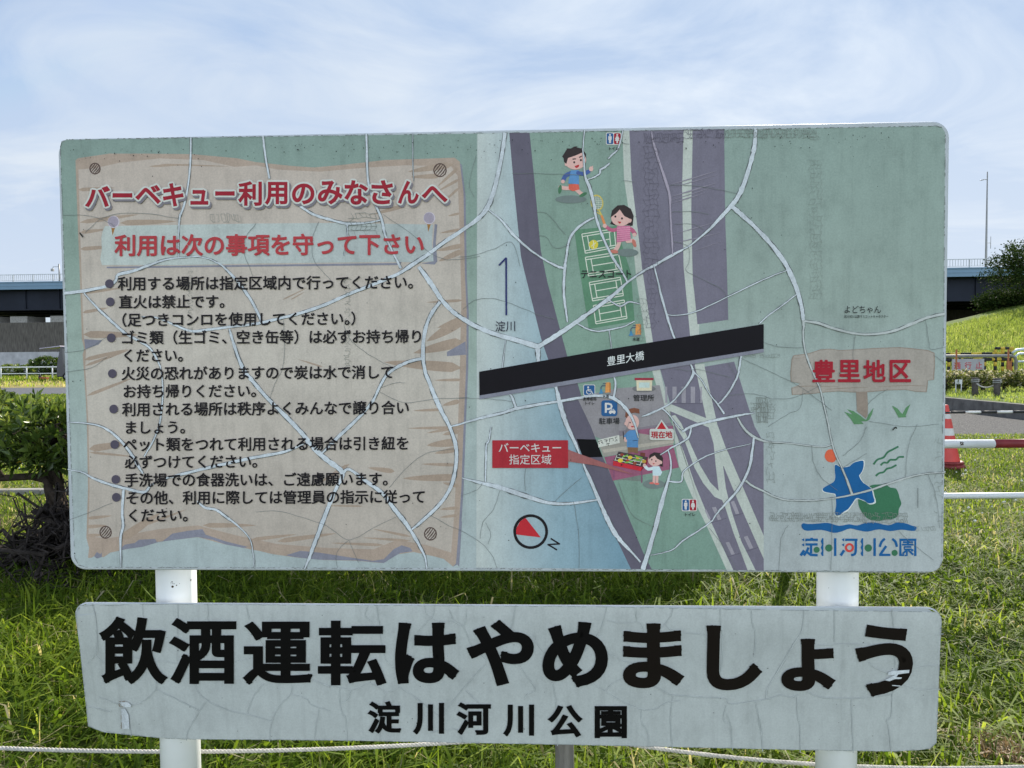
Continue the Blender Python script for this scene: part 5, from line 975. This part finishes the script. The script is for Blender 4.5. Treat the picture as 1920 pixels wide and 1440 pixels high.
def rope(m, pts, r=.0052, pitch=.030):
    P = np.array(pts); seg = np.linalg.norm(np.diff(P, axis=0), axis=1); sl = np.concatenate([[0], np.cumsum(seg)])
    n = int(sl[-1] / .0042); q = np.linspace(0, sl[-1], n); C3 = np.stack([np.interp(q, sl, P[:, k]) for k in range(3)], 1)
    T = np.gradient(C3, axis=0); T /= np.linalg.norm(T, axis=1, keepdims=True); U = np.cross(T, [0, 0, 1.]); U /= np.linalg.norm(U, axis=1, keepdims=True) + 1e-9; Vv = np.cross(T, U)
    for k in range(3):
        a = 2 * np.pi * (q / pitch + k / 3); m.tube(list(C3 + (U * np.cos(a)[:, None] + Vv * np.sin(a)[:, None]) * r * .52), r * .56, ROPE, 6)
zmidL = at(330, 1413, RY)[2]; zmidR = at(1800, 1437, RY)[2]
m = MB(); rope(m, cat_pts((pl_x, RY, zt + .01), (pc[0], RY, zt), zt - zmidL, 40)); rope(m, cat_pts((pc[0], RY, zt), (pr_x, RY, zt - .01), zt - zmidR, 40))
for x in (pl_x, pc[0], pr_x):
    m.tube([(x + .030 * math.cos(t), RY + .03 + .030 * math.sin(t), zt + .002 * t) for t in np.linspace(0, 6.28, 24)], .0055, ROPE, 8)
m.build('rope', rf)

# ---------------------------------------------------------------- red and white pipe rails at the right
RDP = simple('rail_red', (.22, .025, .03), .45, .15, 12, .4); RWP = simple('rail_white', (.66, .68, .68), .45, .08, 9, .4)
pr = empty('pipe_barrier', (0, 0, 0)); tag(pr, 'low pipe barrier, top rail painted white and dark red, thin white rail below', 'barrier')
a_ = at(1775, 832.5, 4.85); b2 = at(1862, 832.5, 4.85)[0]; zl = at(1775, 930, 4.85)[2]; zt_ = a_[2]
m = MB(); m.tube([(1.9, 4.85, zt_), (b2, 4.85, zt_)], .0303, RWP, 20); m.tube([(b2, 4.85, zt_), (b2 + 1.0, 4.85, zt_)], .0303, RDP, 20); m.tube([(b2 + 1.0, 4.85, zt_), (5.4, 4.85, zt_)], .0303, RWP, 20)
tr_ = m.build('top_rail', pr); m = MB(); c = at(1799, 830, 4.85)
for k in range(14):
    a = random.gauss(2.9, .22); x = c[0] + random.gauss(0, .006); r = random.uniform(.002, .006)
    yy, zz = 4.85 + .0306 * math.cos(a) , zt_ + .0306 * math.sin(a) * 1
    m.add([(x - r, yy, zz - r * .6), (x + r, yy, zz - r * .6), (x + r * .8, yy + .0006, zz + r), (x - r * .8, yy + .0006, zz + r)], [(0, 1, 2, 3)], RUST)
m.build('rust_spot', tr_)
m = MB(); m.tube([(1.9, 4.85, zl), (5.4, 4.85, zl)], .0205, RWP, 16); m.build('lower_rail', pr)
for x in (1.9, 5.4):
    m = MB(); m.tube([(x, 4.85, -.2), (x, 4.85, zt_ + .03)], .0303, RWP, 16); m.build('post', pr)

# ---------------------------------------------------------------- traffic cones and their bar
CRED = simple('cone_red', (.60, .05, .04), .45, .12, 7, .45); CWHT = simple('cone_white', (.62, .62, .60), .4, .1, 20, .4); CBAS = simple('cone_base', (.20, .03, .03), .6, .3, 12, .3); TANW = simple('cone_weight', (.38, .24, .18), .8, .3, 12, .2)
BARB = simple('bar_black', (.02, .02, .022), .5, .2, 10, .4); BARW = simple('bar_white', (.70, .70, .68), .5, .1, 10, .4)
def cone(x, y, label):
    o = empty('traffic_cone', (x, y, 0)); tag(o, label, 'traffic cone', 'traffic cones with a bar')
    H = .84; r = lambda z: .178 + (.028 - .178) * (z - .06) / (H - .06)
    m = MB(); m.lathe([(.20, .0), (.235, .0), (.235, .03), (.225, .045), (.20, .06), (r(.06), .07)], CBAS, n=36); m.build('base', o)
    zs = [.07, .30, .436, .53, .60, .657, .72, .78, H - .01, H]; 
    m = MB(); m.lathe([(r(z), z) for z in zs[:-1]] + [(.022, H), (0, H)], lambda i: (CRED, CWHT, CRED, CRED, CWHT, CRED, CRED, CRED, CRED, CRED)[i] if False else ({2: CWHT, 5: CWHT}.get(i, CRED)), n=36); m.build('body', o)
    m = MB(); m.lathe([(.18, .062), (.215, .062), (.220, .075), (.21, .090), (.175, .095), (.17, .08), (.18, .062)], CBAS, n=36); m.build('weight_ring', o)
    return o
cg = gr(1772, 876); cone(cg[0], cg[1], 'red traffic cone with white bands beside the right edge of the sign'); cone(cg[0] + 2.0, cg[1] + .05, 'second red traffic cone at the far end of the black and white bar')
zb = at(1800, 773, cg[1])[2]
br = empty('cone_bar', (cg[0], cg[1], zb)); tag(br, 'thin black and white striped bar resting between two traffic cones', 'bar'); m = MB()
for k in range(9): m.tube([(.045 + .212 * k, 0, 0), (.045 + .212 * (k + 1), 0.005, 0)], .0175, BARB if k % 2 == 0 else BARW, 14)
m.build('pole', br); 
for x in (0, 2.0):
    m = MB(); m.tube([(x + .052 * math.cos(t), .052 * math.sin(t), 0) for t in np.linspace(0, 6.28, 25)], .012, BARB, 8); m.build('ring', br)

# ---------------------------------------------------------------- shrubs: trunk, limbs and rosettes of leaves
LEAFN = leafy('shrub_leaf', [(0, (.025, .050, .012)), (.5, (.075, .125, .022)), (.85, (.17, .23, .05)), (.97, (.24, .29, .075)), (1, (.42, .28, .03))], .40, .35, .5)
BARK = simple('dark_bark', (.045, .035, .028), .95, .4, 18, .1, bump=.6)
def limb(m, a, b2, r0, r1, mat, wob=.05, n=8):
    a, b2 = np.array(a, float), np.array(b2, float); P = []; l = np.linalg.norm(b2 - a)
    for i in range(n + 1):
        t = i / n; P.append(a * (1 - t) + b2 * t + (rng.normal(0, wob * l * .35, 3) if 0 < i < n else 0))
    m.tube(P, [r0 + (r1 - r0) * i / n for i in range(n + 1)], mat, 8); return P
def shrub(x, y, rx, ry, zc, rz, nros, label, leaf=(.065, .115), trunks=None, group='shrubs in the row behind the sign', per=11, mat=None, name='evergreen_shrub', tintc=.5, cat='shrub'):
    o = empty(name, (x, y, 0)); tag(o, label, cat, group)
    m = MB()
    for bx, by in (trunks or [(0, 0), (.1, .05)]):
        top = (bx + rng.normal(0, .1), by, zc - rz * .3); limb(m, (bx, by, -.06), top, .045, .03, BARK)
        for k in range(7):
            a = rng.uniform(0, 6.28); limb(m, (top[0], top[1], top[2] - rng.uniform(0, .15)), (rx * .75 * math.cos(a), ry * .75 * math.sin(a), zc + rz * rng.uniform(-.4, .5)), .022, .006, BARK, .12)
    m.build('trunk', o)
    u = rng.normal(size=(nros, 3)); u /= np.linalg.norm(u, axis=1, keepdims=True); rr = rng.uniform(.55, 1.0, nros)[:, None] ** .6
    lump = 1 + .16 * patch_noise(u[:, 0] * 3, u[:, 2] * 3 + u[:, 1] * 2, 2.0, int(abs(x) * 100) + 3)[:, None]
    c = u * rr * lump * np.array([rx, ry, rz]) + np.array([0, 0, zc]); c[:, 2] = np.minimum(c[:, 2], zc + rz * .92 + rng.normal(0, .03, nros))
    cl = np.repeat(c, per, 0); n = len(cl)
    out = np.repeat(u * np.array([.5, .5, .3]) + np.array([0, 0, .55]), per, 0); d = rng.normal(size=(n, 3)) * .75 + out
    V, Q = leaves(cl + rng.normal(0, .012, (n, 3)), d, rng.uniform(*leaf, n), rng.uniform(leaf[0] * .32, leaf[1] * .34, n))
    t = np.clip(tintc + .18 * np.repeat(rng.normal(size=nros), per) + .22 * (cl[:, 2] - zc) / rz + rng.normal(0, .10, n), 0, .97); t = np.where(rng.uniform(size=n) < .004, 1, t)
    np_mesh('foliage', V, Q, mat or LEAFN, np.repeat(t, 5), o)
    return o
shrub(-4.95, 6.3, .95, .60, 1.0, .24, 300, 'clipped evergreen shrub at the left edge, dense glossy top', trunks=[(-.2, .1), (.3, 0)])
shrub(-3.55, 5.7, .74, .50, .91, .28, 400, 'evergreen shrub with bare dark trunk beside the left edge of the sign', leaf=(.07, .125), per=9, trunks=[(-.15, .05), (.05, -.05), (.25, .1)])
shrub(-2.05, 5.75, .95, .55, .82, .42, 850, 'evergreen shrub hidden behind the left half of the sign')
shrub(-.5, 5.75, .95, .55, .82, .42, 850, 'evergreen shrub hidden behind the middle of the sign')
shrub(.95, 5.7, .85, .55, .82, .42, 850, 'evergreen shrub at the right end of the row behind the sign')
# low branch crossing the gap
m = MB()
pA = at(115, 905, 5.7); pB = at(60, 893, 5.75); pC = at(-40, 899, 5.9)
m.tube([pA, pB, pC, pC + np.array([-.5, .1, -.02])], [.035, .03, .026, .02], BARK, 10)
limb(m, at(112, 905, 5.7), at(75, 860, 5.7), .03, .012, BARK); limb(m, at(5, 893, 5.8), at(-15, 860, 5.8), .015, .008, BARK); limb(m, at(118, 960, 5.5), at(80, 890, 5.6), .04, .02, BARK)
tag(m.build('fallen_branch'), 'bare dark branch lying sideways across the gap under the shrubs', 'branch')
# heap of dead branches at the foot of the shrubs
DEADW = simple('dead_branch', (.040, .034, .031), .95, .5, 20, .08, bump=.5)
hp = MB(); hb = at(80, 1050, 5.0)
for k in range(330):
    cx_ = hb[0] + rng.normal(.12, .30); cy_ = 5.15 + rng.normal(0, .28); pk = max(.03, .52 - .9 * abs(cx_ - hb[0] - .15) - .35 * abs(cy_ - 5.15))
    z0 = rng.uniform(.0, pk); a = rng.uniform(0, 6.28); l = rng.uniform(.2, .6); dz = rng.normal(0, .16)
    p0 = (cx_ - l / 2 * math.cos(a), cy_ - l / 2 * math.sin(a), max(.01, z0 - dz)); p1 = (cx_ + l / 2 * math.cos(a), cy_ + l / 2 * math.sin(a), max(.01, z0 + dz))
    r = rng.uniform(.0025, .012) if k % 8 else rng.uniform(.014, .024); limb(hp, p0, p1, r, r * .5, DEADW, .30, 7)
tag(hp.build('brush_pile'), 'dark tangled heap of dead branches at the foot of the shrubs', 'brush pile')

# ---------------------------------------------------------------- white railing along the far path
rl = empty('guard_railing', (0, 0, 0)); tag(rl, 'low white two-bar railing along the path at the left', 'railing')
YR = 62.0; zt2 = at(50, 688.5, YR)[2]; zm2 = at(50, 700.5, YR)[2]
m = MB(); m.tube([(-60, YR, zt2), (-24, YR, zt2)], .055, RWP, 8); m.build('top_rail', rl); m = MB(); m.tube([(-60, YR, zm2), (-24, YR, zm2)], .04, RWP, 8); m.build('lower_rail', rl)
xp = at(50, 700, YR)[0]
for k in range(-7, 9):
    m = MB(); m.tube([(xp + k * 2.25, YR, -.05), (xp + k * 2.25, YR, zt2)], .05, RWP, 8); m.build('post', rl)
# things beside the railing
g = at(75, 711, 60.0); m = MB(); m.lathe([(.10, 0), (.11, .02), (.11, .30), (.06, .42), (.05, .55), (.0, .56)], simple('black_plastic', (.02, .02, .022), .5, .2, 8), (0, 0, 0), 16)
o = m.build('dark_bottle'); o.location = (g[0], 60.0, 0); tag(o, 'dark bottle standing on the grass by the white railing', 'bottle')
o = empty('red_box', (at(83, 711, 60)[0], 60.0, 0)); tag(o, 'red box lying on the grass by the white railing', 'box')
RBX = simple('red_plastic', (.30, .03, .03), .5, .2, 6); m = MB(); m.box((-.28, -.2, .0), (.28, .2, .20), RBX); m.build('tub', o, bevel=.02); m = MB(); m.box((-.30, -.22, .202), (.30, .22, .25), RBX); m.build('lid', o, bevel=.015)
# parked van with its tailgate up, mostly behind the sign
VY = 58.0; vx = at(119, 700, VY)[0]; zroof = at(110, 650, VY)[2]
van = empty('parked_van', (vx, VY, 0)); tag(van, 'dark van parked at left beside the sign with tailgate raised', 'van')
VP = simple('van_paint', (.035, .035, .045), .25, .1, 3, .6); VG = simple('van_glass', (.02, .022, .025), .08, .1, 3, .7); VT = simple('tyre_rubber', (.02, .02, .02), .9, .2, 9, .1); VL = simple('tailgate_lilac', (.36, .33, .42), .3, .08, 3, .5)
m = MB()
pf = [(.0, .32), (.0, 1.0), (.12, 1.75), (.35, zroof - .05), (3.0, zroof), (3.75, 1.15), (4.5, .95), (4.6, .35)]
for i in range(len(pf)):
    pass
V_ = [(x, -.9, z) for x, z in pf] + [(x, .9, z) for x, z in pf]; n = len(pf)
m.add(V_, [tuple(range(n)), tuple(range(2 * n - 1, n - 1, -1))] + [(i, i + n, (i + 1) % n + n, (i + 1) % n) for i in range(n)], VP); m.build('body', van, bevel=.06)
m = MB(); m.box((.55, -.91, 1.15), (1.6, -.903, zroof - .2), VG); m.build('window', van); m = MB(); m.box((1.75, -.91, 1.15), (3.0, -.903, zroof - .2), VG); m.build('window', van)
for x in (.85, 3.7):
    for y in (-.86, .86):
        m = MB(); m.tube([(x, y - .1, .33), (x, y + .1, .33)], .33, VT, 24); wv = m.build('wheel', van); m = MB(); m.tube([(x, y - .115, .33), (x, y + .115, .33)], .19, MATS['galvanised'], 16); m.build('rim', wv)
tl = at(86, 656, VY)[0] - vx
m = MB(); m.hexa([(tl, -.85, zroof - .20), (.3, -.85, zroof - .03), (.3, .85, zroof - .03), (tl, .85, zroof - .20), (tl + .02, -.85, zroof - .13), (.3, -.85, zroof + .06), (.3, .85, zroof + .06), (tl + .02, .85, zroof - .13)], VL); m.build('tailgate', van, bevel=.03)
# dark bushes in front of the bridge pier
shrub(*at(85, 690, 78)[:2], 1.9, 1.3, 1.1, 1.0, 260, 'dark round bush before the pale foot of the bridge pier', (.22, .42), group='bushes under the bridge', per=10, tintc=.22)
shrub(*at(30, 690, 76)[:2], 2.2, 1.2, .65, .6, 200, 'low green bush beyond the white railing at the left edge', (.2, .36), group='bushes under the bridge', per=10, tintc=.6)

# ---------------------------------------------------------------- the bridge
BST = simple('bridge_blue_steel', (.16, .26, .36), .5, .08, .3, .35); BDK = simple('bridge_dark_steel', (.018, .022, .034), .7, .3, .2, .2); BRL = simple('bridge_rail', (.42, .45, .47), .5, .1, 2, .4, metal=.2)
A0 = np.array([-76.0, 105.0]); B0 = np.array([63.5, 88.0]); dv = (B0 - A0); LB_ = np.linalg.norm(dv); dv = dv / LB_; nv = np.array([-dv[1], dv[0]])
def bz(s): return 13.35 + (12.35 - 13.35) * s / LB_          # deck edge height along the bridge
def bp(s, off, z): q = A0 + dv * s + nv * off; return (q[0], q[1], z)
bg_ = empty('road_bridge', (A0[0], A0[1], 0)); tag(bg_, 'long blue steel road bridge with dark girders crossing behind the sign', 'bridge')
def bar(m, s0, s1, o0, o1, z0f, z1f, mat):
    P = [bp(s0, o0, bz(s0) + z0f), bp(s1, o0, bz(s1) + z0f), bp(s1, o1, bz(s1) + z0f), bp(s0, o1, bz(s0) + z0f), bp(s0, o0, bz(s0) + z1f), bp(s1, o0, bz(s1) + z1f), bp(s1, o1, bz(s1) + z1f), bp(s0, o1, bz(s0) + z1f)]
    m.hexa([np.array(p) - np.array([A0[0], A0[1], 0]) for p in P], mat)
SA, SB2 = -90, LB_ + 90
m = MB(); bar(m, SA, SB2, 0, .35, -1.10, 0, BST); bar(m, SA, SB2, -.12, 0, -.12, .02, BST); bar(m, SA, SB2, -.06, 0, -.62, -.54, BST); m.build('fascia', bg_)
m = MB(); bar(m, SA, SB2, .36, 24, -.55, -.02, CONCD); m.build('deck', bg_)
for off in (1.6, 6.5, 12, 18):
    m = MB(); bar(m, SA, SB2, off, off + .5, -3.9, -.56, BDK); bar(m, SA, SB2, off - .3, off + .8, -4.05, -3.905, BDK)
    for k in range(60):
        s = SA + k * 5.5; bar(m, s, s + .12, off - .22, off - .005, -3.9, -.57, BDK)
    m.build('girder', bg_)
m = MB()
bar(m, SA, SB2, .05, .13, 1.02, 1.10, BRL); bar(m, SA, SB2, .06, .12, .18, .23, BRL)
for k in range(int((SB2 - SA) / .32)):
    s = SA + k * .32
    if not (-8 < s < 20 or LB_ - 30 < s < LB_ + 12): continue
    bar(m, s, s + .05, .07, .11, .23, 1.02, BRL)
for k in range(int((SB2 - SA) / 3.2)):
    s = SA + k * 3.2; bar(m, s, s + .12, .03, .15, .02, 1.03, BRL)
m.build('railing', bg_)
# pier, bearings and pale foot at the left
def pxs(px, off=0):           # position along the bridge seen at a picture column
    d = ray(px, 600)[:2]; Mx = np.array([[d[0], -dv[0]], [d[1], -dv[1]]]); q = A0 + nv * off; r = np.linalg.solve(Mx, q); return r[1], r[0]
m = MB(); s0, s1 = pxs(-60, 3)[0], pxs(128, 3)[0]
zt3 = at(60, 604, 106)[2]; zb3 = at(60, 660, 106)[2]
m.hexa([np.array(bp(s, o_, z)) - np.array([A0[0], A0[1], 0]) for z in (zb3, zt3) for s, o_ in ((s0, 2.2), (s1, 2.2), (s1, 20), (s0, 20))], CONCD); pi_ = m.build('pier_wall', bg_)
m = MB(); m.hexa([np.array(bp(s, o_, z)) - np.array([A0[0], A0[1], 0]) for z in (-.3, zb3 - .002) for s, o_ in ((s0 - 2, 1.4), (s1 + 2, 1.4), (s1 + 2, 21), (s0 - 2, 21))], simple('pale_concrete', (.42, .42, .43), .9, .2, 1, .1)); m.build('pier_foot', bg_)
for pa, pb in ((-40, 5), (25, 57), (100, 132)):
    m = MB(); a, b2 = pxs(pa, 3)[0], pxs(pb, 3)[0]; m.hexa([np.array(bp(s, o_, z)) - np.array([A0[0], A0[1], 0]) for z in (zt3 + .003, zt3 + .95) for s, o_ in ((a, 2.4), (b2, 2.4), (b2, 6), (a, 6))], CONC); m.build('bearing_block', bg_)
# abutment far back on the right
m = MB(); s0, s1 = pxs(1560, 20)[0], LB_ + 85
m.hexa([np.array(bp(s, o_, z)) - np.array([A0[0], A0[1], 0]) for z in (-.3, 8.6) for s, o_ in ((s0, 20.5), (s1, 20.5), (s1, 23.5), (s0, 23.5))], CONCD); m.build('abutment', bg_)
# street lamp on the bridge
sL, _ = pxs(1847, .6); lp = bp(sL, .6, bz(sL)); LMP = simple('lamp_steel', (.30, .30, .29), .5, .1, 3, .4, metal=.3)
lo = empty('street_lamp', lp); tag(lo, 'tall slim grey street lamp standing on the bridge at right', 'street lamp')
m = MB(); m.tube([(0, 0, 0), (0, 0, 1.2), (0, 0, 11.9)], [.15, .13, .06], LMP, 12); m.build('pole', lo)
m = MB(); m.tube([(0, 0, 10.9), (-.3, -.05, 10.95), (-.55, -.1, 10.9)], .035, LMP, 8); ar_ = m.build('arm', lo)
m = MB(); m.hexa([(-.95, -.2, 10.78), (-.5, -.2, 10.85), (-.5, 0, 10.85), (-.95, 0, 10.78), (-.95, -.2, 10.84), (-.5, -.2, 10.96), (-.5, 0, 10.96), (-.95, 0, 10.84)], LMP); m.build('lamp_head', lo, bevel=.02)
m = MB(); m.tube([(0, 0, 3.1), (.55, 0, 3.1)], .025, LMP, 8); m.tube([(.55, 0, 2.4), (.55, 0, 3.9)], .03, LMP, 8); m.build('bracket', lo)
# a second lamp low behind the sign edge at the left
sL2, _ = pxs(106, .6); lp2 = bp(sL2, .6, bz(sL2)); lo2 = empty('camera_mast', lp2); tag(lo2, 'short mast with an arm on the bridge at the left edge of the sign', 'mast')
m = MB(); m.tube([(.6, 0, 0), (.6, 0, 2.6)], .10, LMP, 8); m.build('pole', lo2); m = MB(); m.tube([(.6, 0, 2.2), (-.25, 0, 2.2), (-.35, 0, 1.9)], .04, LMP, 6); m.build('arm', lo2); m = MB(); m.box((-.55, -.15, 1.55), (-.2, .15, 1.92), LMP); m.build('housing', lo2, bevel=.03)

# ---------------------------------------------------------------- trees by the bridge on the right
TLEAF = leafy('tree_leaf', [(0, (.012, .024, .008)), (.5, (.028, .052, .014)), (.85, (.055, .085, .022)), (1, (.08, .10, .03))], .22, .7, .04)
def tree(x, y, z0, H, R_, label, nclump, seed):
    o = empty('broadleaf_tree', (x, y, z0)); tag(o, label, 'tree', 'trees by the bridge at right'); m = MB()
    limb(m, (0, 0, -.3), (.1, 0, H * .55), .22, .10, BARK, .04)
    for k in range(9):
        a = rng.uniform(0, 6.28); limb(m, (0, 0, H * rng.uniform(.25, .5)), (R_ * .8 * math.cos(a), R_ * .8 * math.sin(a), H * rng.uniform(.45, .85)), .08, .02, BARK, .12)
    m.build('trunk', o)
    u = rng.normal(size=(nclump, 3)); u /= np.linalg.norm(u, axis=1, keepdims=True); rr = rng.uniform(.2, 1, nclump)[:, None] ** .5
    lump = 1 + .30 * patch_noise(u[:, 0] * 3, u[:, 2] * 3 + u[:, 1], 2.2, seed)[:, None]
    c = u * rr * lump * np.array([R_, R_ * .9, H * .40]) + np.array([0, 0, H * .58]); per = 34; cl = np.repeat(c, per, 0) + rng.normal(0, .30, (nclump * per, 3)); n = len(cl)
    V, Q = leaves(cl, rng.normal(size=(n, 3)) + np.array([0, 0, .2]), rng.uniform(.14, .28, n), rng.uniform(.08, .15, n))
    np_mesh('crown', V, Q, TLEAF, np.repeat(np.clip(.45 + .2 * np.repeat(rng.normal(size=nclump), per) + rng.normal(0, .14, n), 0, 1), 5), o); return o
for px, Y, H, R_, lab, nc, sd_ in ((1948, 62, 11.6, 4.2, 'dark green tree rising above the bridge railing at the right edge', 340, 4), (1893, 66, 7.4, 2.6, 'lower dark tree in the shade under the bridge at right', 240, 9)):
    p = at(px, 600, Y); z0 = float(bank_z(np.array(p[0]), np.array(Y))) ; tree(p[0], Y, z0 - .2, H - z0, R_, lab, nc, sd_)

# ---------------------------------------------------------------- bed behind the kerb: posts, rope, sign, flowering bushes
Z1 = .33
wf = empty('post_and_rope', (0, 0, 0)); tag(wf, 'two short dark wooden posts joined by sagging pale rope on the bed', 'rope fence')
WPOST = simple('dark_post', (.09, .08, .075), .9, .3, 10, .1, bump=.4)
tops = []
for px, yb, yt in ((1828, 743, 708), (1869, 746, 709)):
    g = gr(px, yb, Z1); h = at(px, yt, g[1])[2]; m = MB(); m.tube([(g[0], g[1], 0), (g[0], g[1], h - .02), (g[0], g[1], h)], [.085, .08, .06], WPOST, 14); pz = m.build('post', wf); tops.append((g[0], g[1], h - .13))
    m = MB(); m.tube([(g[0] + .093 * math.cos(t), g[1] + .093 * math.sin(t), h - .15 + .008 * t) for t in np.linspace(0, 12, 40)], .016, simple('old_rope', (.30, .30, .30), .9, .2, 40), 6); m.build('rope_turns', pz)
m = MB(); P = cat_pts(tops[0], tops[1], .14, 16); m.tube(P, .021, ROPE, 8); m.build('rope', wf)
g = gr(1797, 737, Z1); o = empty('plant_label', (g[0], g[1], Z1)); tag(o, 'small white label board on two legs before the flowering bushes', 'label board')
m = MB(); hh = at(1797, 720, g[1])[2] - Z1; m.box((-.11, -.012, hh), (.11, .012, hh + .14), RWP); m.build('board', o, bevel=.006)
for x in (-.085, .085): m = MB(); m.tube([(x, 0, -.1), (x, 0, hh - .002)], .014, RWP, 8); m.build('leg', o)
FL = leafy('flower_bush_leaf', [(0, (.05, .075, .02)), (.5, (.10, .13, .035)), (.80, (.19, .20, .06)), (.83, (.62, .56, .48)), (1, (.72, .68, .62))], .35, .6, .2)
for k, (px, Y, r, lab) in enumerate(((1770, 22.4, .62, 'white flowered bush beside the right edge of the sign'), (1806, 22.6, .60, 'white flowered bush behind the small white label board'), (1842, 22.5, .58, 'white flowered bush between the two short wooden posts'), (1880, 22.7, .62, 'white flowered bush right of the short wooden posts'), (1922, 22.4, .66, 'white flowered bush at the right edge of the picture'))):
    p = at(px, 720, Y)
    o = shrub(p[0], Y, r, .5, .40, .29, 190, lab, (.05, .10), group='flowering bushes on the bed', per=12, mat=FL, name='flowering_bush', tintc=.55); o.location.z = Z1
# striped barriers and closed-road board
YEL = simple('barrier_yellow', (.50, .36, .05), .6, .15, 8, .3); BLKP = simple('barrier_black', (.02, .02, .022), .6, .2, 8, .3); ORG = simple('orange_pole', (.36, .13, .05), .6, .2, 8, .3); GALV = simple('pale_pipe', (.55, .62, .68), .4, .1, 6, .4)
def striped(m, a, b2, r, step=.17):
    a, b2 = np.array(a, float), np.array(b2, float); l = np.linalg.norm(b2 - a); n = max(1, round(l / step))
    for k in range(n): m.tube([a + (b2 - a) * k / n, a + (b2 - a) * (k + 1) / n], r, (BLKP, YEL)[k % 2], 10)
GY = 25.5
def px2(px, py, Y): return at(px, py, Y)
gt = empty('road_barrier', (0, 0, 0)); tag(gt, 'black and yellow striped barrier frame carrying a white closed-road board', 'barrier')
zt4 = px2(1840, 667.5, GY)[2]; zm4 = px2(1840, 675, GY)[2]; xR = px2(1905, 680, GY)[0]; xl = px2(1768, 680, GY)[0]
m = MB(); m.tube([(xl - 2.0, GY, zt4), (xR - .16, GY, zt4), (xR - .05, GY, zt4 - .05), (xR, GY, zt4 - .17), (xR, GY, Z1 - .1)], .055, simple('barrier_grey', (.20, .20, .19), .5, .15, 6, .3), 12); m.build('frame', gt)
m = MB(); striped(m, (xl - 2.0, GY + .02, zt4 - .125), (xR - .2, GY + .02, zt4 - .125), .06, .34); m.build('stripe_rail', gt)
for px in (1779, 1799, 1846, 1866): x = px2(px, 690, GY)[0]; m = MB(); striped(m, (x, GY, Z1), (x, GY, zt4 - .06), .055, .16); m.build('stripe_post', gt)
bx0, bx1 = px2(1782, 690, GY)[0], px2(1842.5, 690, GY)[0]; bz0, bz1 = px2(1810, 697.5, GY)[2], px2(1810, 673, GY)[2]
m = MB(); m.box((bx0, GY - .085, bz0), (bx1, GY - .065, bz1), simple('notice_grey_white', (.36, .36, .38), .6, .12, 5, .2)); bd = m.build('board', gt, bevel=.006)
_fc = bpy.data.curves.new('letter', 'FONT'); _fo = bpy.data.objects.new('letter', _fc); C.objects.link(_fo); _fc.resolution_u = 6
m = MB(); SR_ = simple('sign_red', (.42, .06, .07), .6, .1, 8); hgt = (bz1 - bz0) * .55; wid = (bx1 - bx0) / 3
for k, ch in enumerate('通行止'):
    V0, T0, B0_ = outline(ch)
    m.add([(bx0 + wid * (k + .5) + (x - .5) * hgt, GY - .0858, (bz0 + bz1) / 2 + (y - .38) * hgt) for x, y in V0], T0, SR_); j = 0
    for i, q in B0_:
        a, b2 = V0[i], V0[q]; t = b2 - a; l = np.linalg.norm(t) + 1e-9; nn = np.array([-t[1], t[0]]) / l * .022; j += 1
        m.add([(bx0 + wid * (k + .5) + (p[0] - .5) * hgt, GY - .0859 - j * 4e-6, (bz0 + bz1) / 2 + (p[1] - .38) * hgt) for p in (a + nn, a - nn, b2 - nn, b2 + nn)], [(0, 1, 2, 3)], SR_)
m.build('lettering', bd); bpy.data.objects.remove(_fo); bpy.data.curves.remove(_fc)
g2 = empty('road_barrier', (0, 0, 0)); tag(g2, 'second striped barrier standing behind the closed-road board, nearer the slope', 'barrier'); G2 = 29.0
xa, xb = px2(1866, 680, G2)[0], px2(1899, 680, G2)[0]; z5 = px2(1880, 653, G2)[2]
for px in (1866, 1880, 1897): x = px2(px, 680, G2)[0]; m = MB(); striped(m, (x, G2, Z1), (x, G2, z5 - .05), .06, .18); m.build('stripe_post', g2)
m = MB(); striped(m, (xa, G2, z5), (xb, G2, z5), .06, .2); m.build('stripe_rail', g2); m = MB(); striped(m, (px2(1760, 665, G2)[0], G2, px2(1760, 664, G2)[2]), (xb, G2, px2(1880, 662, G2)[2]), .05, .45); m.build('stripe_rail', g2)
m = MB(); x = px2(1882, 680, G2)[0]; m.box((x + .05, G2 - .12, Z1), (x + .25, G2 - .08, px2(1882, 672, G2)[2]), ORG); m.build('orange_panel', g2)
for px, y0, lab in ((1793.5, 655, 'thin rusty orange stake in front of the closed-road board'), (1891, 655, 'thin rusty orange stake right of the striped posts')):
    Y = 24.3; p = at(px, y0, Y); m = MB(); m.tube([(p[0], Y, Z1 - .1), (p[0], Y, p[2])], .028, ORG, 8); tag(m.build('marker_stake'), lab, 'stake', 'thin orange stakes')
pb = empty('pipe_gate', (0, 0, 0)); tag(pb, 'pale blue bent pipe gate at the right edge beyond the striped barriers', 'gate'); PY = 28.0
m = MB(); m.tube([at(1898, 662, PY), at(1906, 656, PY), at(1960, 650, PY)], .05, GALV, 8); m.build('top_rail', pb)
m = MB(); m.tube([at(1904, 700, PY) * np.array([1, 1, 0]) + np.array([0, 0, Z1 - .1]), at(1904, 668, PY), at(1910, 663, PY), at(1990, 661, PY)], .045, GALV, 8); m.build('frame', pb)
m = MB(); m.tube([at(1904, 678, PY), at(1990, 677, PY)], .04, GALV, 8); m.build('middle_rail', pb)
